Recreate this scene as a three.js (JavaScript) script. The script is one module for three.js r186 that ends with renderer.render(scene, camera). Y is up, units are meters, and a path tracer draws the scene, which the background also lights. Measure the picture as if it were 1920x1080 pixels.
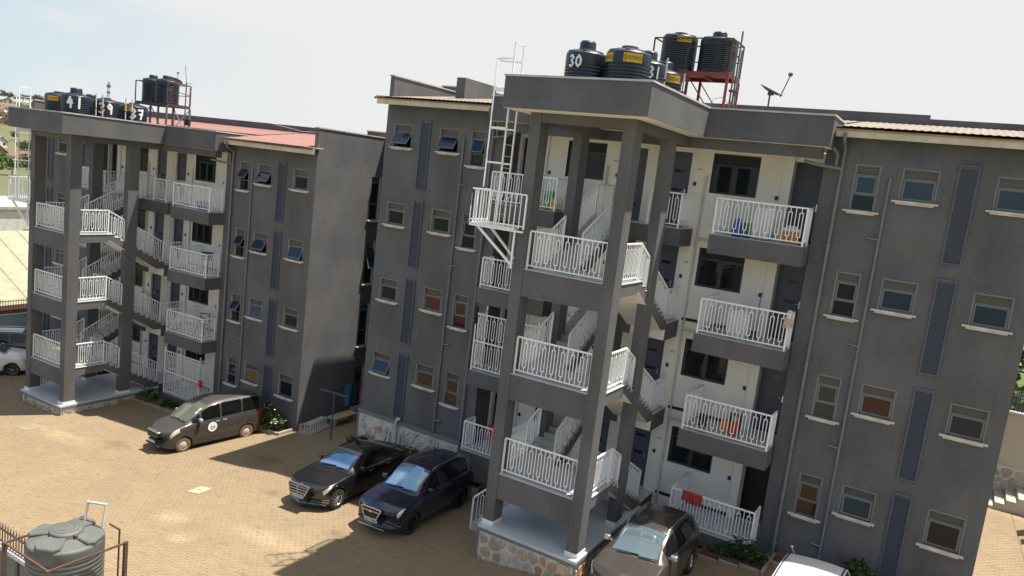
import * as THREE from 'three';
import { mergeGeometries } from 'three/addons/utils/BufferGeometryUtils.js';
import { RoundedBoxGeometry } from 'three/addons/geometries/RoundedBoxGeometry.js';

// ---------------------------------------------------------------- camera, sky, sun, exposure
const scene = new THREE.Scene();
const camera = new THREE.PerspectiveCamera(41.7, 1920 / 1080, 0.1, 6000);
camera.position.set(9.024, 10.32, 22.992);
camera.rotation.order = 'YXZ';
camera.rotation.set(-8.457 * Math.PI / 180, 30.162 * Math.PI / 180, 6.799 * Math.PI / 180);
const renderer = new THREE.WebGLRenderer({ antialias: true });
renderer.toneMapping = THREE.LinearToneMapping;
renderer.toneMappingExposure = 2.0;
renderer.shadowMap.enabled = true;

const SUN = new THREE.Vector3(0.23, 1, -0.27).normalize();
{
  const sun = new THREE.DirectionalLight(new THREE.Color().setRGB(1.0, 0.93, 0.82), 5.0);
  sun.position.copy(SUN).multiplyScalar(90).add(new THREE.Vector3(-10, 0, 0));
  sun.target.position.set(-10, 0, 0);
  sun.castShadow = true;
  sun.shadow.mapSize.set(4096, 4096);
  Object.assign(sun.shadow.camera, { left: -45, right: 45, top: 40, bottom: -40, near: 1, far: 220 });
  sun.shadow.bias = -0.0005;
  scene.add(sun, sun.target);
}

// ---------------------------------------------------------------- seeded random and noise
function rng(seed) {
  let a = seed >>> 0;
  return () => { a = (a + 0x6d2b79f5) >>> 0; let t = Math.imul(a ^ (a >>> 15), 1 | a); t = (t + Math.imul(t ^ (t >>> 7), 61 | t)) ^ t; return ((t ^ (t >>> 14)) >>> 0) / 4294967296; };
}
const clamp = (v, a = 0, b = 1) => Math.min(b, Math.max(a, v));
const lerp = (a, b, t) => a + (b - a) * t;
const sstep = (a, b, x) => { const t = clamp((x - a) / (b - a)); return t * t * (3 - 2 * t); };
function hash3(x, y, z) { let h = Math.imul(x, 374761393) ^ Math.imul(y, 668265263) ^ Math.imul(z, 2147483647 ^ 0x5bd1e995); h = Math.imul(h ^ (h >>> 13), 1274126177); h ^= h >>> 16; return (h >>> 0) / 4294967296; }
function vnoise(x, y, z = 0) {
  const xi = Math.floor(x), yi = Math.floor(y), zi = Math.floor(z);
  let fx = x - xi, fy = y - yi, fz = z - zi;
  fx = fx * fx * (3 - 2 * fx); fy = fy * fy * (3 - 2 * fy); fz = fz * fz * (3 - 2 * fz);
  const h = (a, b, c) => hash3(xi + a, yi + b, zi + c);
  const l0 = lerp(lerp(h(0, 0, 0), h(1, 0, 0), fx), lerp(h(0, 1, 0), h(1, 1, 0), fx), fy);
  const l1 = lerp(lerp(h(0, 0, 1), h(1, 0, 1), fx), lerp(h(0, 1, 1), h(1, 1, 1), fx), fy);
  return lerp(l0, l1, fz);
}
function fbm(x, y, z = 0, o = 4) { let s = 0, a = 0.5, n = 0; for (let i = 0; i < o; i++) { s += a * vnoise(x, y, z + i * 17.3); n += a; x *= 2.03; y *= 2.03; z *= 2.03; a *= 0.5; } return s / n; }
// tileable value noise on a unit square with px by py cells
function tnoise(u, v, px, py, seed) {
  const x = u * px, y = v * py, xi = Math.floor(x), yi = Math.floor(y);
  let fx = x - xi, fy = y - yi; fx = fx * fx * (3 - 2 * fx); fy = fy * fy * (3 - 2 * fy);
  const h = (a, b) => hash3(((xi + a) % px + px) % px, ((yi + b) % py + py) % py, seed);
  return lerp(lerp(h(0, 0), h(1, 0), fx), lerp(h(0, 1), h(1, 1), fx), fy);
}

// ---------------------------------------------------------------- the sky: bright white haze on the sun's side, blue with clouds elsewhere
{
  const W = 1024, Hh = 512, data = new Float32Array(W * Hh * 4);
  const az = new THREE.Vector2(SUN.x, SUN.z).normalize();
  for (let j = 0; j < Hh; j++) {
    const el = ((j + 0.5) / Hh - 0.5) * Math.PI, y = Math.sin(el), c = Math.cos(el);
    for (let i = 0; i < W; i++) {
      const th = ((i + 0.5) / W - 0.5) * 2 * Math.PI, x = Math.cos(th) * c, z = Math.sin(th) * c;
      const up = Math.max(y, 0.0);
      const side = (x * az.x + z * az.y) / Math.max(c, 1e-3);
      const k = 1 / (up + 0.18);
      const cl = sstep(0.4, 0.64, fbm(x * k * 1.35 + 3.1, z * k * 1.35 - 1.7, 0.3, 5));
      let r = lerp(0.325, 0.055, sstep(0, 0.6, up)), g = lerp(0.4, 0.155, sstep(0, 0.6, up)), b = lerp(0.425, 0.34, sstep(0, 0.6, up));
      r = lerp(r, 0.41, cl * 0.92); g = lerp(g, 0.42, cl * 0.92); b = lerp(b, 0.43, cl * 0.92);
      const white = Math.max(sstep(-0.42, 0.12, side) * 0.97, sstep(0.55, 0.95, x * SUN.x + y * SUN.y + z * SUN.z));
      r = lerp(r, 0.425, white); g = lerp(g, 0.425, white); b = lerp(b, 0.425, white);
      const o = (j * W + i) * 4; data[o] = r; data[o + 1] = g; data[o + 2] = b; data[o + 3] = 1;
    }
  }
  const t = new THREE.DataTexture(data, W, Hh, THREE.RGBAFormat, THREE.FloatType);
  t.mapping = THREE.EquirectangularReflectionMapping; t.magFilter = THREE.LinearFilter; t.minFilter = THREE.LinearFilter; t.needsUpdate = true;
  scene.background = t; scene.environment = t;
}

// ---------------------------------------------------------------- textures
const toS = (v) => { v = clamp(v); return Math.round(255 * (v <= 0.0031308 ? v * 12.92 : 1.055 * Math.pow(v, 1 / 2.4) - 0.055)); };
function tex(w, h, fn, srgb, metres = 1, metresY = metres) {
  const d = new Uint8Array(w * h * 4);
  for (let j = 0; j < h; j++) for (let i = 0; i < w; i++) {
    const c = fn((i + 0.5) / w, (j + 0.5) / h), o = (j * w + i) * 4, a = Array.isArray(c) ? c : [c, c, c];
    for (let k = 0; k < 3; k++) d[o + k] = srgb ? toS(a[k]) : Math.round(clamp(a[k]) * 255);
    d[o + 3] = 255;
  }
  const t = new THREE.DataTexture(d, w, h, THREE.RGBAFormat, THREE.UnsignedByteType);
  t.wrapS = t.wrapT = THREE.RepeatWrapping; t.magFilter = THREE.LinearFilter; t.minFilter = THREE.LinearMipmapLinearFilter; t.generateMipmaps = true;
  if (srgb) t.colorSpace = THREE.SRGBColorSpace;
  t.repeat.set(1 / metres, 1 / metresY); t.needsUpdate = true;
  return t;
}
// trowelled plaster: fine vertical drag marks, broken, over slow blotches
const streak = (u, v, s) => 0.5 * tnoise(u, v, 150, 9, s) + 0.3 * tnoise(u, v, 300, 26, s + 1) + 0.2 * tnoise(u, v, 64, 5, s + 2);
const stuccoMap = tex(512, 512, (u, v) => { const m = 0.55 * tnoise(u, v, 4, 3, 11) + 0.3 * tnoise(u, v, 9, 7, 12) + 0.15 * tnoise(u, v, 30, 30, 13); const s = streak(u, v, 5); const t = tnoise(u, v, 5, 4, 21) - 0.5; const b = 0.55 + 0.54 * m + 0.2 * (s - 0.5) + 0.05; return [b * (1 + 0.13 * t), b * (1 + 0.02 * t), b * (1 - 0.13 * t)]; }, true, 4.3, 4.3);
const stuccoBump = tex(512, 512, (u, v) => 0.8 * streak(u, v, 5) + 0.2 * tnoise(u, v, 200, 200, 9), false, 4.3, 4.3);
const paintMap = tex(256, 256, (u, v) => { const b = 0.84 + 0.1 * tnoise(u, v, 4, 4, 31) + 0.06 * tnoise(u, v, 60, 60, 32); return [b, b, b * 0.985]; }, true, 2.6);
const fineBump = tex(256, 256, (u, v) => 0.6 * tnoise(u, v, 90, 90, 41) + 0.4 * tnoise(u, v, 30, 30, 42), false, 0.8);
const dirtMap = tex(256, 256, (u, v) => { const n = 0.5 * tnoise(u, v, 6, 6, 51) + 0.3 * tnoise(u, v, 17, 17, 52) + 0.2 * tnoise(u, v, 70, 70, 53); return 0.62 + 0.38 * n; }, true, 1.7);
const dustRough = tex(256, 256, (u, v) => 0.35 + 0.65 * (0.6 * tnoise(u, v, 7, 7, 61) + 0.4 * tnoise(u, v, 40, 40, 62)), false, 1.2);

function mat(r, g, b, rough = 0.85, extra = {}) { const m = new THREE.MeshStandardMaterial({ roughness: rough, ...extra }); m.color.setRGB(r, g, b); return m; }
const M = {
  stucco: mat(0.128, 0.128, 0.134, 0.92, { map: stuccoMap, bumpMap: stuccoBump, bumpScale: 0.004 }),
  plinthCap: mat(0.17, 0.19, 0.2, 0.8, { map: paintMap }),
  white: mat(0.86, 0.83, 0.77, 0.8, { map: paintMap, bumpMap: fineBump, bumpScale: 0.0015 }),
  soffit: mat(0.86, 0.83, 0.77, 0.8, { map: paintMap }),
  coping: mat(0.55, 0.54, 0.52, 0.75, { map: dirtMap }),
  sill: mat(0.72, 0.67, 0.58, 0.8, { map: dirtMap }),
  rail: mat(0.84, 0.85, 0.86, 0.4),
  tile: mat(0.5, 0.52, 0.54, 0.32, { map: paintMap }),
  platform: mat(0.52, 0.57, 0.62, 0.22, { map: paintMap }),
  step: mat(0.54, 0.52, 0.49, 0.5, { map: dirtMap }),
  skirt: mat(0.75, 0.76, 0.78, 0.4),
  alu: mat(0.14, 0.155, 0.165, 0.4, { metalness: 0.35 }),
  aluDark: mat(0.05, 0.05, 0.052, 0.45, { metalness: 0.2 }),
  reveal: mat(0.4, 0.385, 0.36, 0.85),
  vent: mat(0.16, 0.145, 0.14, 0.65),
  glass: new THREE.MeshPhysicalMaterial({ color: new THREE.Color().setRGB(0.012, 0.016, 0.022), roughness: 0.03, metalness: 0, ior: 1.33 }),
  glassBlue: new THREE.MeshPhysicalMaterial({ color: new THREE.Color().setRGB(0.012, 0.03, 0.055), roughness: 0.03, metalness: 0, ior: 1.45 }),
  glassClear: new THREE.MeshPhysicalMaterial({ color: new THREE.Color().setRGB(0.5, 0.5, 0.5), roughness: 0.02, transmission: 1, thickness: 0, ior: 1.5 }),
  louvre: mat(0.092, 0.108, 0.145, 0.4, { metalness: 0.1 }),
  door: mat(0.085, 0.094, 0.135, 0.5),
  doorSlot: mat(0.008, 0.008, 0.01, 0.15),
  chrome: mat(0.62, 0.62, 0.62, 0.2, { metalness: 1 }),
  pipe: mat(0.2, 0.21, 0.225, 0.6, { map: dirtMap }),
  pvc: mat(0.66, 0.66, 0.64, 0.5, { map: dirtMap }),
  gutter: mat(0.68, 0.6, 0.46, 0.6, { map: dirtMap }),
  roofRed: mat(0.29, 0.135, 0.115, 0.6, { map: dirtMap }),
  roofTan: mat(0.23, 0.185, 0.15, 0.7, { map: dirtMap }),
  mortar: mat(0.68, 0.66, 0.62, 0.9, { map: dirtMap, bumpMap: fineBump, bumpScale: 0.004 }),
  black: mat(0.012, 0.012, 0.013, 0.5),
  tank: mat(0.012, 0.022, 0.038, 0.38),
  tankOld: mat(0.12, 0.125, 0.118, 0.6, { map: dirtMap }),
  steelRed: mat(0.3, 0.055, 0.045, 0.55, { map: dirtMap }),
  steelRust: mat(0.1, 0.055, 0.04, 0.75, { map: dirtMap }),
  steelGrey: mat(0.16, 0.16, 0.165, 0.6, { map: dirtMap }),
  paver: mat(1, 1, 1, 0.9, { map: dirtMap }),
  sand: mat(0.27, 0.2, 0.12, 0.95, { map: dirtMap }),
  soil: mat(0.14, 0.08, 0.045, 0.95, { map: dirtMap, bumpMap: fineBump, bumpScale: 0.02 }),
  kerb: mat(0.36, 0.31, 0.24, 0.9, { map: dirtMap, bumpMap: fineBump, bumpScale: 0.004 }),
  grass: mat(0.07, 0.11, 0.03, 0.95, { map: dirtMap }),
};

// ---------------------------------------------------------------- geometry helpers
const taken = new Map();
function numbered(name) { const n = taken.get(name) || 0; taken.set(name, n + 1); return n ? `${name}_${String(n).padStart(3, '0')}` : name; }
function metric(g) {                                   // uv in metres, from the side each face looks to
  if (g.index) g = g.toNonIndexed();
  const p = g.attributes.position, uv = new Float32Array(p.count * 2), a = new THREE.Vector3(), b = new THREE.Vector3(), c = new THREE.Vector3(), n = new THREE.Vector3();
  for (let i = 0; i < p.count; i += 3) {
    a.fromBufferAttribute(p, i); b.fromBufferAttribute(p, i + 1); c.fromBufferAttribute(p, i + 2);
    n.copy(b).sub(a).cross(c.clone().sub(a));
    const ax = Math.abs(n.x), ay = Math.abs(n.y), az = Math.abs(n.z);
    [a, b, c].forEach((v, k) => {
      const o = (i + k) * 2;
      if (ay >= ax && ay >= az) { uv[o] = v.x; uv[o + 1] = v.z; } else if (ax >= az) { uv[o] = v.z + 0.37; uv[o + 1] = v.y; } else { uv[o] = v.x; uv[o + 1] = v.y; }
    });
  }
  g.setAttribute('uv', new THREE.BufferAttribute(uv, 2));
  return g;
}
function clean(g) { if (g.index) g = g.toNonIndexed(); for (const k of Object.keys(g.attributes)) if (!['position', 'normal', 'uv'].includes(k)) g.deleteAttribute(k); if (!g.attributes.normal) g.computeVertexNormals(); return g; }
function merge(list) { if (list.length === 1) return metric(clean(list[0])); return metric(mergeGeometries(list.map((g) => { g = clean(g); if (!g.attributes.uv) g.setAttribute('uv', new THREE.BufferAttribute(new Float32Array(g.attributes.position.count * 2), 2)); return g; }))); }
const box = (x0, x1, y0, y1, z0, z1) => new THREE.BoxGeometry(Math.abs(x1 - x0), Math.abs(y1 - y0), Math.abs(z1 - z0)).translate((x0 + x1) / 2, (y0 + y1) / 2, (z0 + z1) / 2);
function rbox(x0, x1, y0, y1, z0, z1, r = 0.015, seg = 1) { return new RoundedBoxGeometry(Math.abs(x1 - x0), Math.abs(y1 - y0), Math.abs(z1 - z0), seg, r).translate((x0 + x1) / 2, (y0 + y1) / 2, (z0 + z1) / 2); }
const V = (x, y, z) => new THREE.Vector3(x, y, z);
const UP = V(0, 1, 0);
function along(g, a, b) {                              // geometry built along +y from 0 to 1*length, laid from a to b
  const d = b.clone().sub(a), q = new THREE.Quaternion().setFromUnitVectors(UP, d.clone().normalize());
  return g.applyMatrix4(new THREE.Matrix4().compose(a.clone().add(b).multiplyScalar(0.5), q, V(1, 1, 1)));
}
function tube(a, b, r, seg = 8, r2 = r) { a = Array.isArray(a) ? V(...a) : a; b = Array.isArray(b) ? V(...b) : b; return along(new THREE.CylinderGeometry(r2, r, a.distanceTo(b), seg, 1), a, b); }
function bar(a, b, w, h = w) {                         // square bar; upright section kept for rails that run level or slope
  a = Array.isArray(a) ? V(...a) : a; b = Array.isArray(b) ? V(...b) : b;
  const d = b.clone().sub(a), L = d.length(); d.normalize();
  let side = new THREE.Vector3().crossVectors(UP, d); if (side.lengthSq() < 1e-6) side = V(1, 0, 0); side.normalize();
  const up = new THREE.Vector3().crossVectors(d, side).normalize();
  const m = new THREE.Matrix4().makeBasis(side, up, d).setPosition(a.clone().add(b).multiplyScalar(0.5));
  return new THREE.BoxGeometry(w, h, L).applyMatrix4(m);
}
function polyTube(pts, r, seg = 8, close = false) { const c = new THREE.CatmullRomCurve3(pts.map((p) => V(...p)), close, 'catmullrom', 0.15); return new THREE.TubeGeometry(c, pts.length * 4, r, seg, close); }
function pathTube(pts, r, seg = 8) { const out = []; for (let i = 0; i + 1 < pts.length; i++) out.push(tube(pts[i], pts[i + 1], r, seg)); for (let i = 1; i + 1 < pts.length; i++) out.push(new THREE.SphereGeometry(r * 1.12, seg, 6).translate(...pts[i])); return merge(out); }
function extrudeXY(shape, z0, z1) { return new THREE.ExtrudeGeometry(shape, { depth: z1 - z0, bevelEnabled: false, curveSegments: 10 }).translate(0, 0, z0); }
function rectShape(x0, x1, y0, y1) { const s = new THREE.Shape(); s.moveTo(x0, y0); s.lineTo(x1, y0); s.lineTo(x1, y1); s.lineTo(x0, y1); s.closePath(); return s; }
function polyShape(pts) { const s = new THREE.Shape(); pts.forEach(([x, y], i) => (i ? s.lineTo(x, y) : s.moveTo(x, y))); s.closePath(); return s; }
function holePath(x0, x1, y0, y1) { const p = new THREE.Path(); p.moveTo(x0, y0); p.lineTo(x0, y1); p.lineTo(x1, y1); p.lineTo(x1, y0); p.closePath(); return p; }
const plan = (g) => g.rotateX(Math.PI / 2);            // shape drawn in (x, z), extruded downwards from y = 0

// ---------------------------------------------------------------- object helpers
function shade(o) { o.castShadow = true; o.receiveShadow = true; return o; }
function part(name, geo, m, parent, label) {
  const o = shade(new THREE.Mesh(Array.isArray(geo) ? merge(geo) : geo, m)); o.name = name; parent.add(o);
  if (label) o.userData.label = label;
  return o;
}
function thing(name, label, category, pos = [0, 0, 0], turn = 0, group) {
  const o = new THREE.Group(); o.name = numbered(name); scene.add(o); o.position.set(...pos); o.rotation.y = turn;
  o.userData = { label, category }; if (group) o.userData.group = group;
  return o;
}
function solo(name, geo, m, label, category, group) {
  const o = shade(new THREE.Mesh(Array.isArray(geo) ? merge(geo) : geo, m)); o.name = numbered(name); scene.add(o);
  o.userData = { label, category }; if (group) o.userData.group = group;
  return o;
}
function struct(name, geo, m) { const o = shade(new THREE.Mesh(Array.isArray(geo) ? merge(geo) : geo, m)); o.name = numbered(name); o.userData = { kind: 'structure' }; scene.add(o); return o; }
function copyOf(src, name, pos, turn, label) { const c = src.clone(); c.name = numbered(name); c.userData = { ...src.userData }; if (label) c.userData.label = label; c.position.set(...pos); c.rotation.y = turn; scene.add(c); return c; }
const stuff = (o) => { o.userData.kind = 'stuff'; return o; };

// ---------------------------------------------------------------- ground levels: the yard falls to the left
const LEVELS = [[-400, -6], [-60, -4.2], [-36, -2.95], [-27, -2.62], [-23.4, -2.47], [-16.3, -2.08], [-12.5, -1.62], [-10.8, -1.34], [-6, -1.05], [-1.6, -0.88], [1.62, -0.5], [2.1, -0.33], [4.2, -0.22], [5.8, -0.02], [8.6, 0.18], [11, 0.22], [16, 0.4], [400, 2]];
function groundY(x) { for (let i = 1; i < LEVELS.length; i++) if (x <= LEVELS[i][0]) { const [a, ya] = LEVELS[i - 1], [b, yb] = LEVELS[i]; return lerp(ya, yb, (x - a) / (b - a)); } return 2; }
const groundSlope = (x) => (groundY(x + 0.05) - groundY(x - 0.05)) / 0.1;
// ================================================================ apartment block, built twice
const cache = new Map();
function geo(key, make) { if (!cache.has(key)) { let g = make(); cache.set(key, Array.isArray(g) ? merge(g) : metric(clean(g))); } return cache.get(key); }
const F = (k) => 0.3 + 3 * k, LD = (k) => 1.8 + 3 * k;   // floor and half-landing levels

// ---- window: local x 0..w, y 0..h, wall face at z = 0. kinds: 'one' (vent + sash), 'two' (vent + sash + light), 'wide' (vent + two sliding lights)
function frameRing(x0, x1, y0, y1, z0, z1, t) { return [box(x0, x0 + t, y0, y1, z0, z1), box(x1 - t, x1, y0, y1, z0, z1), box(x0 + t, x1 - t, y0, y0 + t, z0, z1), box(x0 + t, x1 - t, y1 - t, y1, z0, z1)]; }
const curtainMats = { red: mat(0.1, 0.014, 0.014, 0.95), brown: mat(0.1, 0.05, 0.027, 0.95), ochre: mat(0.2, 0.12, 0.045, 0.95), grey: mat(0.07, 0.075, 0.075, 0.95) };
const curtainGlass = Object.fromEntries(Object.entries({ red: [0.045, 0.008, 0.008], brown: [0.05, 0.026, 0.014], ochre: [0.12, 0.075, 0.028], grey: [0.03, 0.032, 0.033] }).map(([k, c]) => [k, new THREE.MeshPhysicalMaterial({ color: new THREE.Color().setRGB(...c), roughness: 0.04, ior: 1.35 })]));
function makeWindow(parent, pos, turn, w, h, kind, o = {}) {
  const dark = kind === 'wide', fm = dark ? M.aluDark : M.alu, vh = dark ? 0.34 : 0.27, key = `${kind}:${w.toFixed(2)}:${h.toFixed(2)}`;
  const win = part('window', geo('frame' + key, () => {
    const g = frameRing(0.012, w - 0.012, 0.0, h - 0.012, -0.13, -0.07, 0.035);
    g.push(box(0.047, w - 0.047, h - vh - 0.02, h - vh + 0.02, -0.125, -0.075));
    if (kind === 'two') g.push(box(0.047, w - 0.047, h * 0.355 - 0.018, h * 0.355 + 0.018, -0.125, -0.075));
    if (dark) g.push(box(w / 2 - 0.03, w / 2 + 0.03, 0.035, h - vh - 0.02, -0.12, -0.08));
    return g;
  }), fm, parent);
  win.position.set(...pos); win.rotation.y = turn;
  part('reveal_trim', geo('trim' + key, () => [box(0, 0.009, 0, h, -0.24, 0.003), box(w - 0.009, w, 0, h, -0.24, 0.003), box(0.009, w - 0.009, h - 0.009, h, -0.24, 0.003)]), dark ? M.aluDark : M.reveal, win);
  part('vent_louvre', geo('vent' + key, () => { const g = [box(0.047, w - 0.047, h - vh + 0.02, h - 0.047, -0.122, -0.118)]; for (let y = h - vh + 0.045; y < h - 0.06; y += 0.042) g.push(new THREE.BoxGeometry(w - 0.1, 0.034, 0.006).rotateX(0.6).translate(w / 2, y, -0.098)); return g; }), dark ? M.aluDark : (o.ventMat || M.vent), win);
  const glass = o.curtain ? curtainGlass[o.curtain] : (o.blue ? M.glassBlue : M.glass);
  const y0 = kind === 'two' ? h * 0.355 + 0.018 : 0.035, y1 = h - vh - 0.02;
  if (dark) {
    part('pane', geo('pl' + key, () => box(0.047, w / 2 - 0.03, 0.035, y1, -0.105, -0.099)), glass, win);
    part('pane', geo('pr' + key, () => box(w / 2 + 0.03, w - 0.047, 0.035, y1, -0.112, -0.106)), glass, win);
    for (const [a, b] of [[0.047, w / 2 - 0.03], [w / 2 + 0.03, w - 0.047]]) part('sash', geo(`ws${a.toFixed(2)}` + key, () => frameRing(a, b, 0.035, y1, -0.116, -0.092, 0.03)), fm, win);
  } else {
    const sh = y1 - y0, sash = part('sash', geo('sash' + key, () => frameRing(-w / 2 + 0.05, w / 2 - 0.05, -sh, 0, -0.018, 0.018, 0.042)), fm, win);
    sash.position.set(w / 2, y1, -0.075); sash.rotation.x = -(o.open || 0);
    const pane = part('pane', geo('pane' + key, () => box(-w / 2 + 0.09, w / 2 - 0.09, -sh + 0.04, -0.04, -0.003, 0.003)), o.open && !o.curtain ? M.glassBlue : glass, win);
    pane.position.copy(sash.position); pane.rotation.copy(sash.rotation);
    if (kind === 'two') part('pane', geo('low' + key, () => box(0.047, w - 0.047, 0.035, h * 0.355 - 0.018, -0.103, -0.097)), o.curtain ? curtainGlass[o.curtain] : M.glass, win);
  }
  if (o.sill !== false && !dark) {
    const e0 = o.e0 ?? 0.14, e1 = o.e1 ?? 0.14;
    part('sill', geo(`sill${e0.toFixed(2)}:${e1.toFixed(2)}` + key, () => [rbox(-e0, w + e1, -0.055, 0.0, -0.08, 0.1, 0.012), box(-e0 + 0.1, w + e1 - 0.1, -0.1, -0.055, -0.05, 0.07)]), M.sill, win);
  }
  return win;
}
// ---- louvred duct door: local x 0..w, y 0..h
function makeLouvre(parent, pos, w, h, single, label) {
  const key = `${w.toFixed(2)}:${h.toFixed(2)}`;
  const d = part('louvre_door', geo('lf' + key, () => [...frameRing(0, w, 0, h, 0.003, 0.055, 0.035), box(0.035, w - 0.035, 0.035, h - 0.035, 0.003, 0.012), box(w - 0.06, w + 0.03, h * 0.38, h * 0.38 + 0.02, 0.055, 0.075)]), M.louvre, parent, label);
  d.position.set(...pos);
  const slatGeo = geo('slat' + key, () => new THREE.BoxGeometry(w - 0.074, 0.046, 0.007).rotateX(0.75).translate(w / 2, 0, 0.032));
  const n = Math.floor((h - 0.1) / 0.056);
  if (single) for (let i = 0; i < n; i++) part('slat', slatGeo, M.louvre, d).position.y = 0.06 + i * 0.056;
  else stuff(part('slats', geo('slats' + key, () => { const g = []; for (let i = 0; i < n; i++) g.push(slatGeo.clone().translate(0, 0.06 + i * 0.056, 0)); return g; }), M.louvre, d));
  return d;
}
// ---- door: local x 0..w, y 0..h, face at z = 0
function makeDoor(parent, pos, w, h, handleRight, label) {
  const key = `${w.toFixed(2)}:${h.toFixed(2)}`;
  const d = part('door', geo('door' + key, () => { const g = [box(0, w, 0, h, -0.05, -0.006)]; const n = 9; for (let i = 0; i < n; i++) g.push(box((i + 0.06) * w / n, (i + 0.94) * w / n, 0.01, h - 0.01, -0.006, 0)); g.push(box(-0.05, 0, 0, h + 0.05, -0.06, 0.03), box(w, w + 0.05, 0, h + 0.05, -0.06, 0.03), box(0, w, h, h + 0.05, -0.06, 0.03)); return g; }), M.door, parent, label);
  d.position.set(...pos);
  for (const f of [0.24, 0.5, 0.76]) part('glass_slot', geo('slot' + key, () => box(w * 0.28, w * 0.74, -0.05, 0.05, -0.004, 0.006)), M.doorSlot, d).position.y = h * f;
  const hx = handleRight ? w - 0.09 : 0.09, s = handleRight ? -1 : 1;
  part('handle', geo('hdl' + key + handleRight, () => [rbox(hx - 0.02, hx + 0.02, 0.98, 1.2, 0, 0.014, 0.006), tube([hx, 1.12, 0.01], [hx, 1.12, 0.06], 0.01, 8), tube([hx, 1.12, 0.055], [hx + s * 0.12, 1.12, 0.055], 0.01, 8)]), M.chrome, d);
  return d;
}
// ---- railing from a to b (feet), plain bars and hanging frames in turn
const RAIL_H = 1.06;
const barGeo = () => geo('railbar', () => box(-0.0105, 0.0105, 0.11, RAIL_H - 0.02, -0.0105, 0.0105));
const hangGeo = () => geo('railhang', () => { const t = 0.0105, w = 0.047, y0 = 0.24, y1 = RAIL_H - 0.15; return [box(-t, t, 0.11, y0, -t, t), box(-t, t, y1, RAIL_H - 0.02, -t, t), box(-w - t, -w + t, y0, y1, -t, t), box(w - t, w + t, y0, y1, -t, t), box(-w - t, w + t, y0 - t, y0 + t, -t + 0.001, t - 0.001), box(-w - t, w + t, y1 - t, y1 + t, -t + 0.001, t - 0.001)]; });
function makeRailing(parent, a, b, o = {}) {
  a = V(...a); b = V(...b);
  const flat = Math.hypot(b.x - a.x, b.z - a.z), turn = Math.atan2(-(b.z - a.z), b.x - a.x), H = o.h || RAIL_H;
  const up = (p, y) => V(p.x, p.y + y, p.z);
  const g = [bar(up(a, RAIL_H), up(b, RAIL_H), 0.05, 0.042), bar(up(a, 0.1), up(b, 0.1), 0.032, 0.03)];
  if (!o.noA) g.push(box(a.x - 0.024, a.x + 0.024, a.y, a.y + RAIL_H - 0.02, a.z - 0.024, a.z + 0.024));
  if (!o.noB) g.push(box(b.x - 0.024, b.x + 0.024, b.y, b.y + RAIL_H - 0.02, b.z - 0.024, b.z + 0.024));
  const r = part('railing', g, M.rail, parent, o.label);
  const n = Math.max(2, Math.round(flat / 0.148)), merged = [];
  for (let i = 1; i < n; i++) {
    const t = i / n, p = a.clone().lerp(b, t), hang = i % 2 === 0, gg = hang ? hangGeo() : barGeo();
    if (o.single) { const m = part('baluster', gg, M.rail, r); m.position.copy(p); m.rotation.y = turn; }
    else merged.push(gg.clone().rotateY(turn).translate(p.x, p.y, p.z));
  }
  if (merged.length) stuff(part('balusters', merged, M.rail, r));
  if (o.cage) {                                        // second tier up to the slab above
    const a2 = up(a, RAIL_H + 0.02), b2 = up(b, RAIL_H + 0.02), gg = [bar(up(a, RAIL_H + 0.99), up(b, RAIL_H + 0.99), 0.04, 0.035), box(a.x - 0.024, a.x + 0.024, a.y + RAIL_H, a.y + RAIL_H + 1.2, a.z - 0.024, a.z + 0.024), box(b.x - 0.024, b.x + 0.024, b.y + RAIL_H, b.y + RAIL_H + 1.2, b.z - 0.024, b.z + 0.024)];
    const c = part('security_grille', gg, M.rail, parent), mg = [];
    for (let i = 1; i < n; i++) { const p = a2.clone().lerp(b2, i / n); mg.push((i % 2 ? barGeo() : hangGeo()).clone().rotateY(turn).translate(p.x, p.y - 0.1, p.z)); }
    stuff(part('balusters', mg, M.rail, c));
  }
  return r;
}
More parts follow.
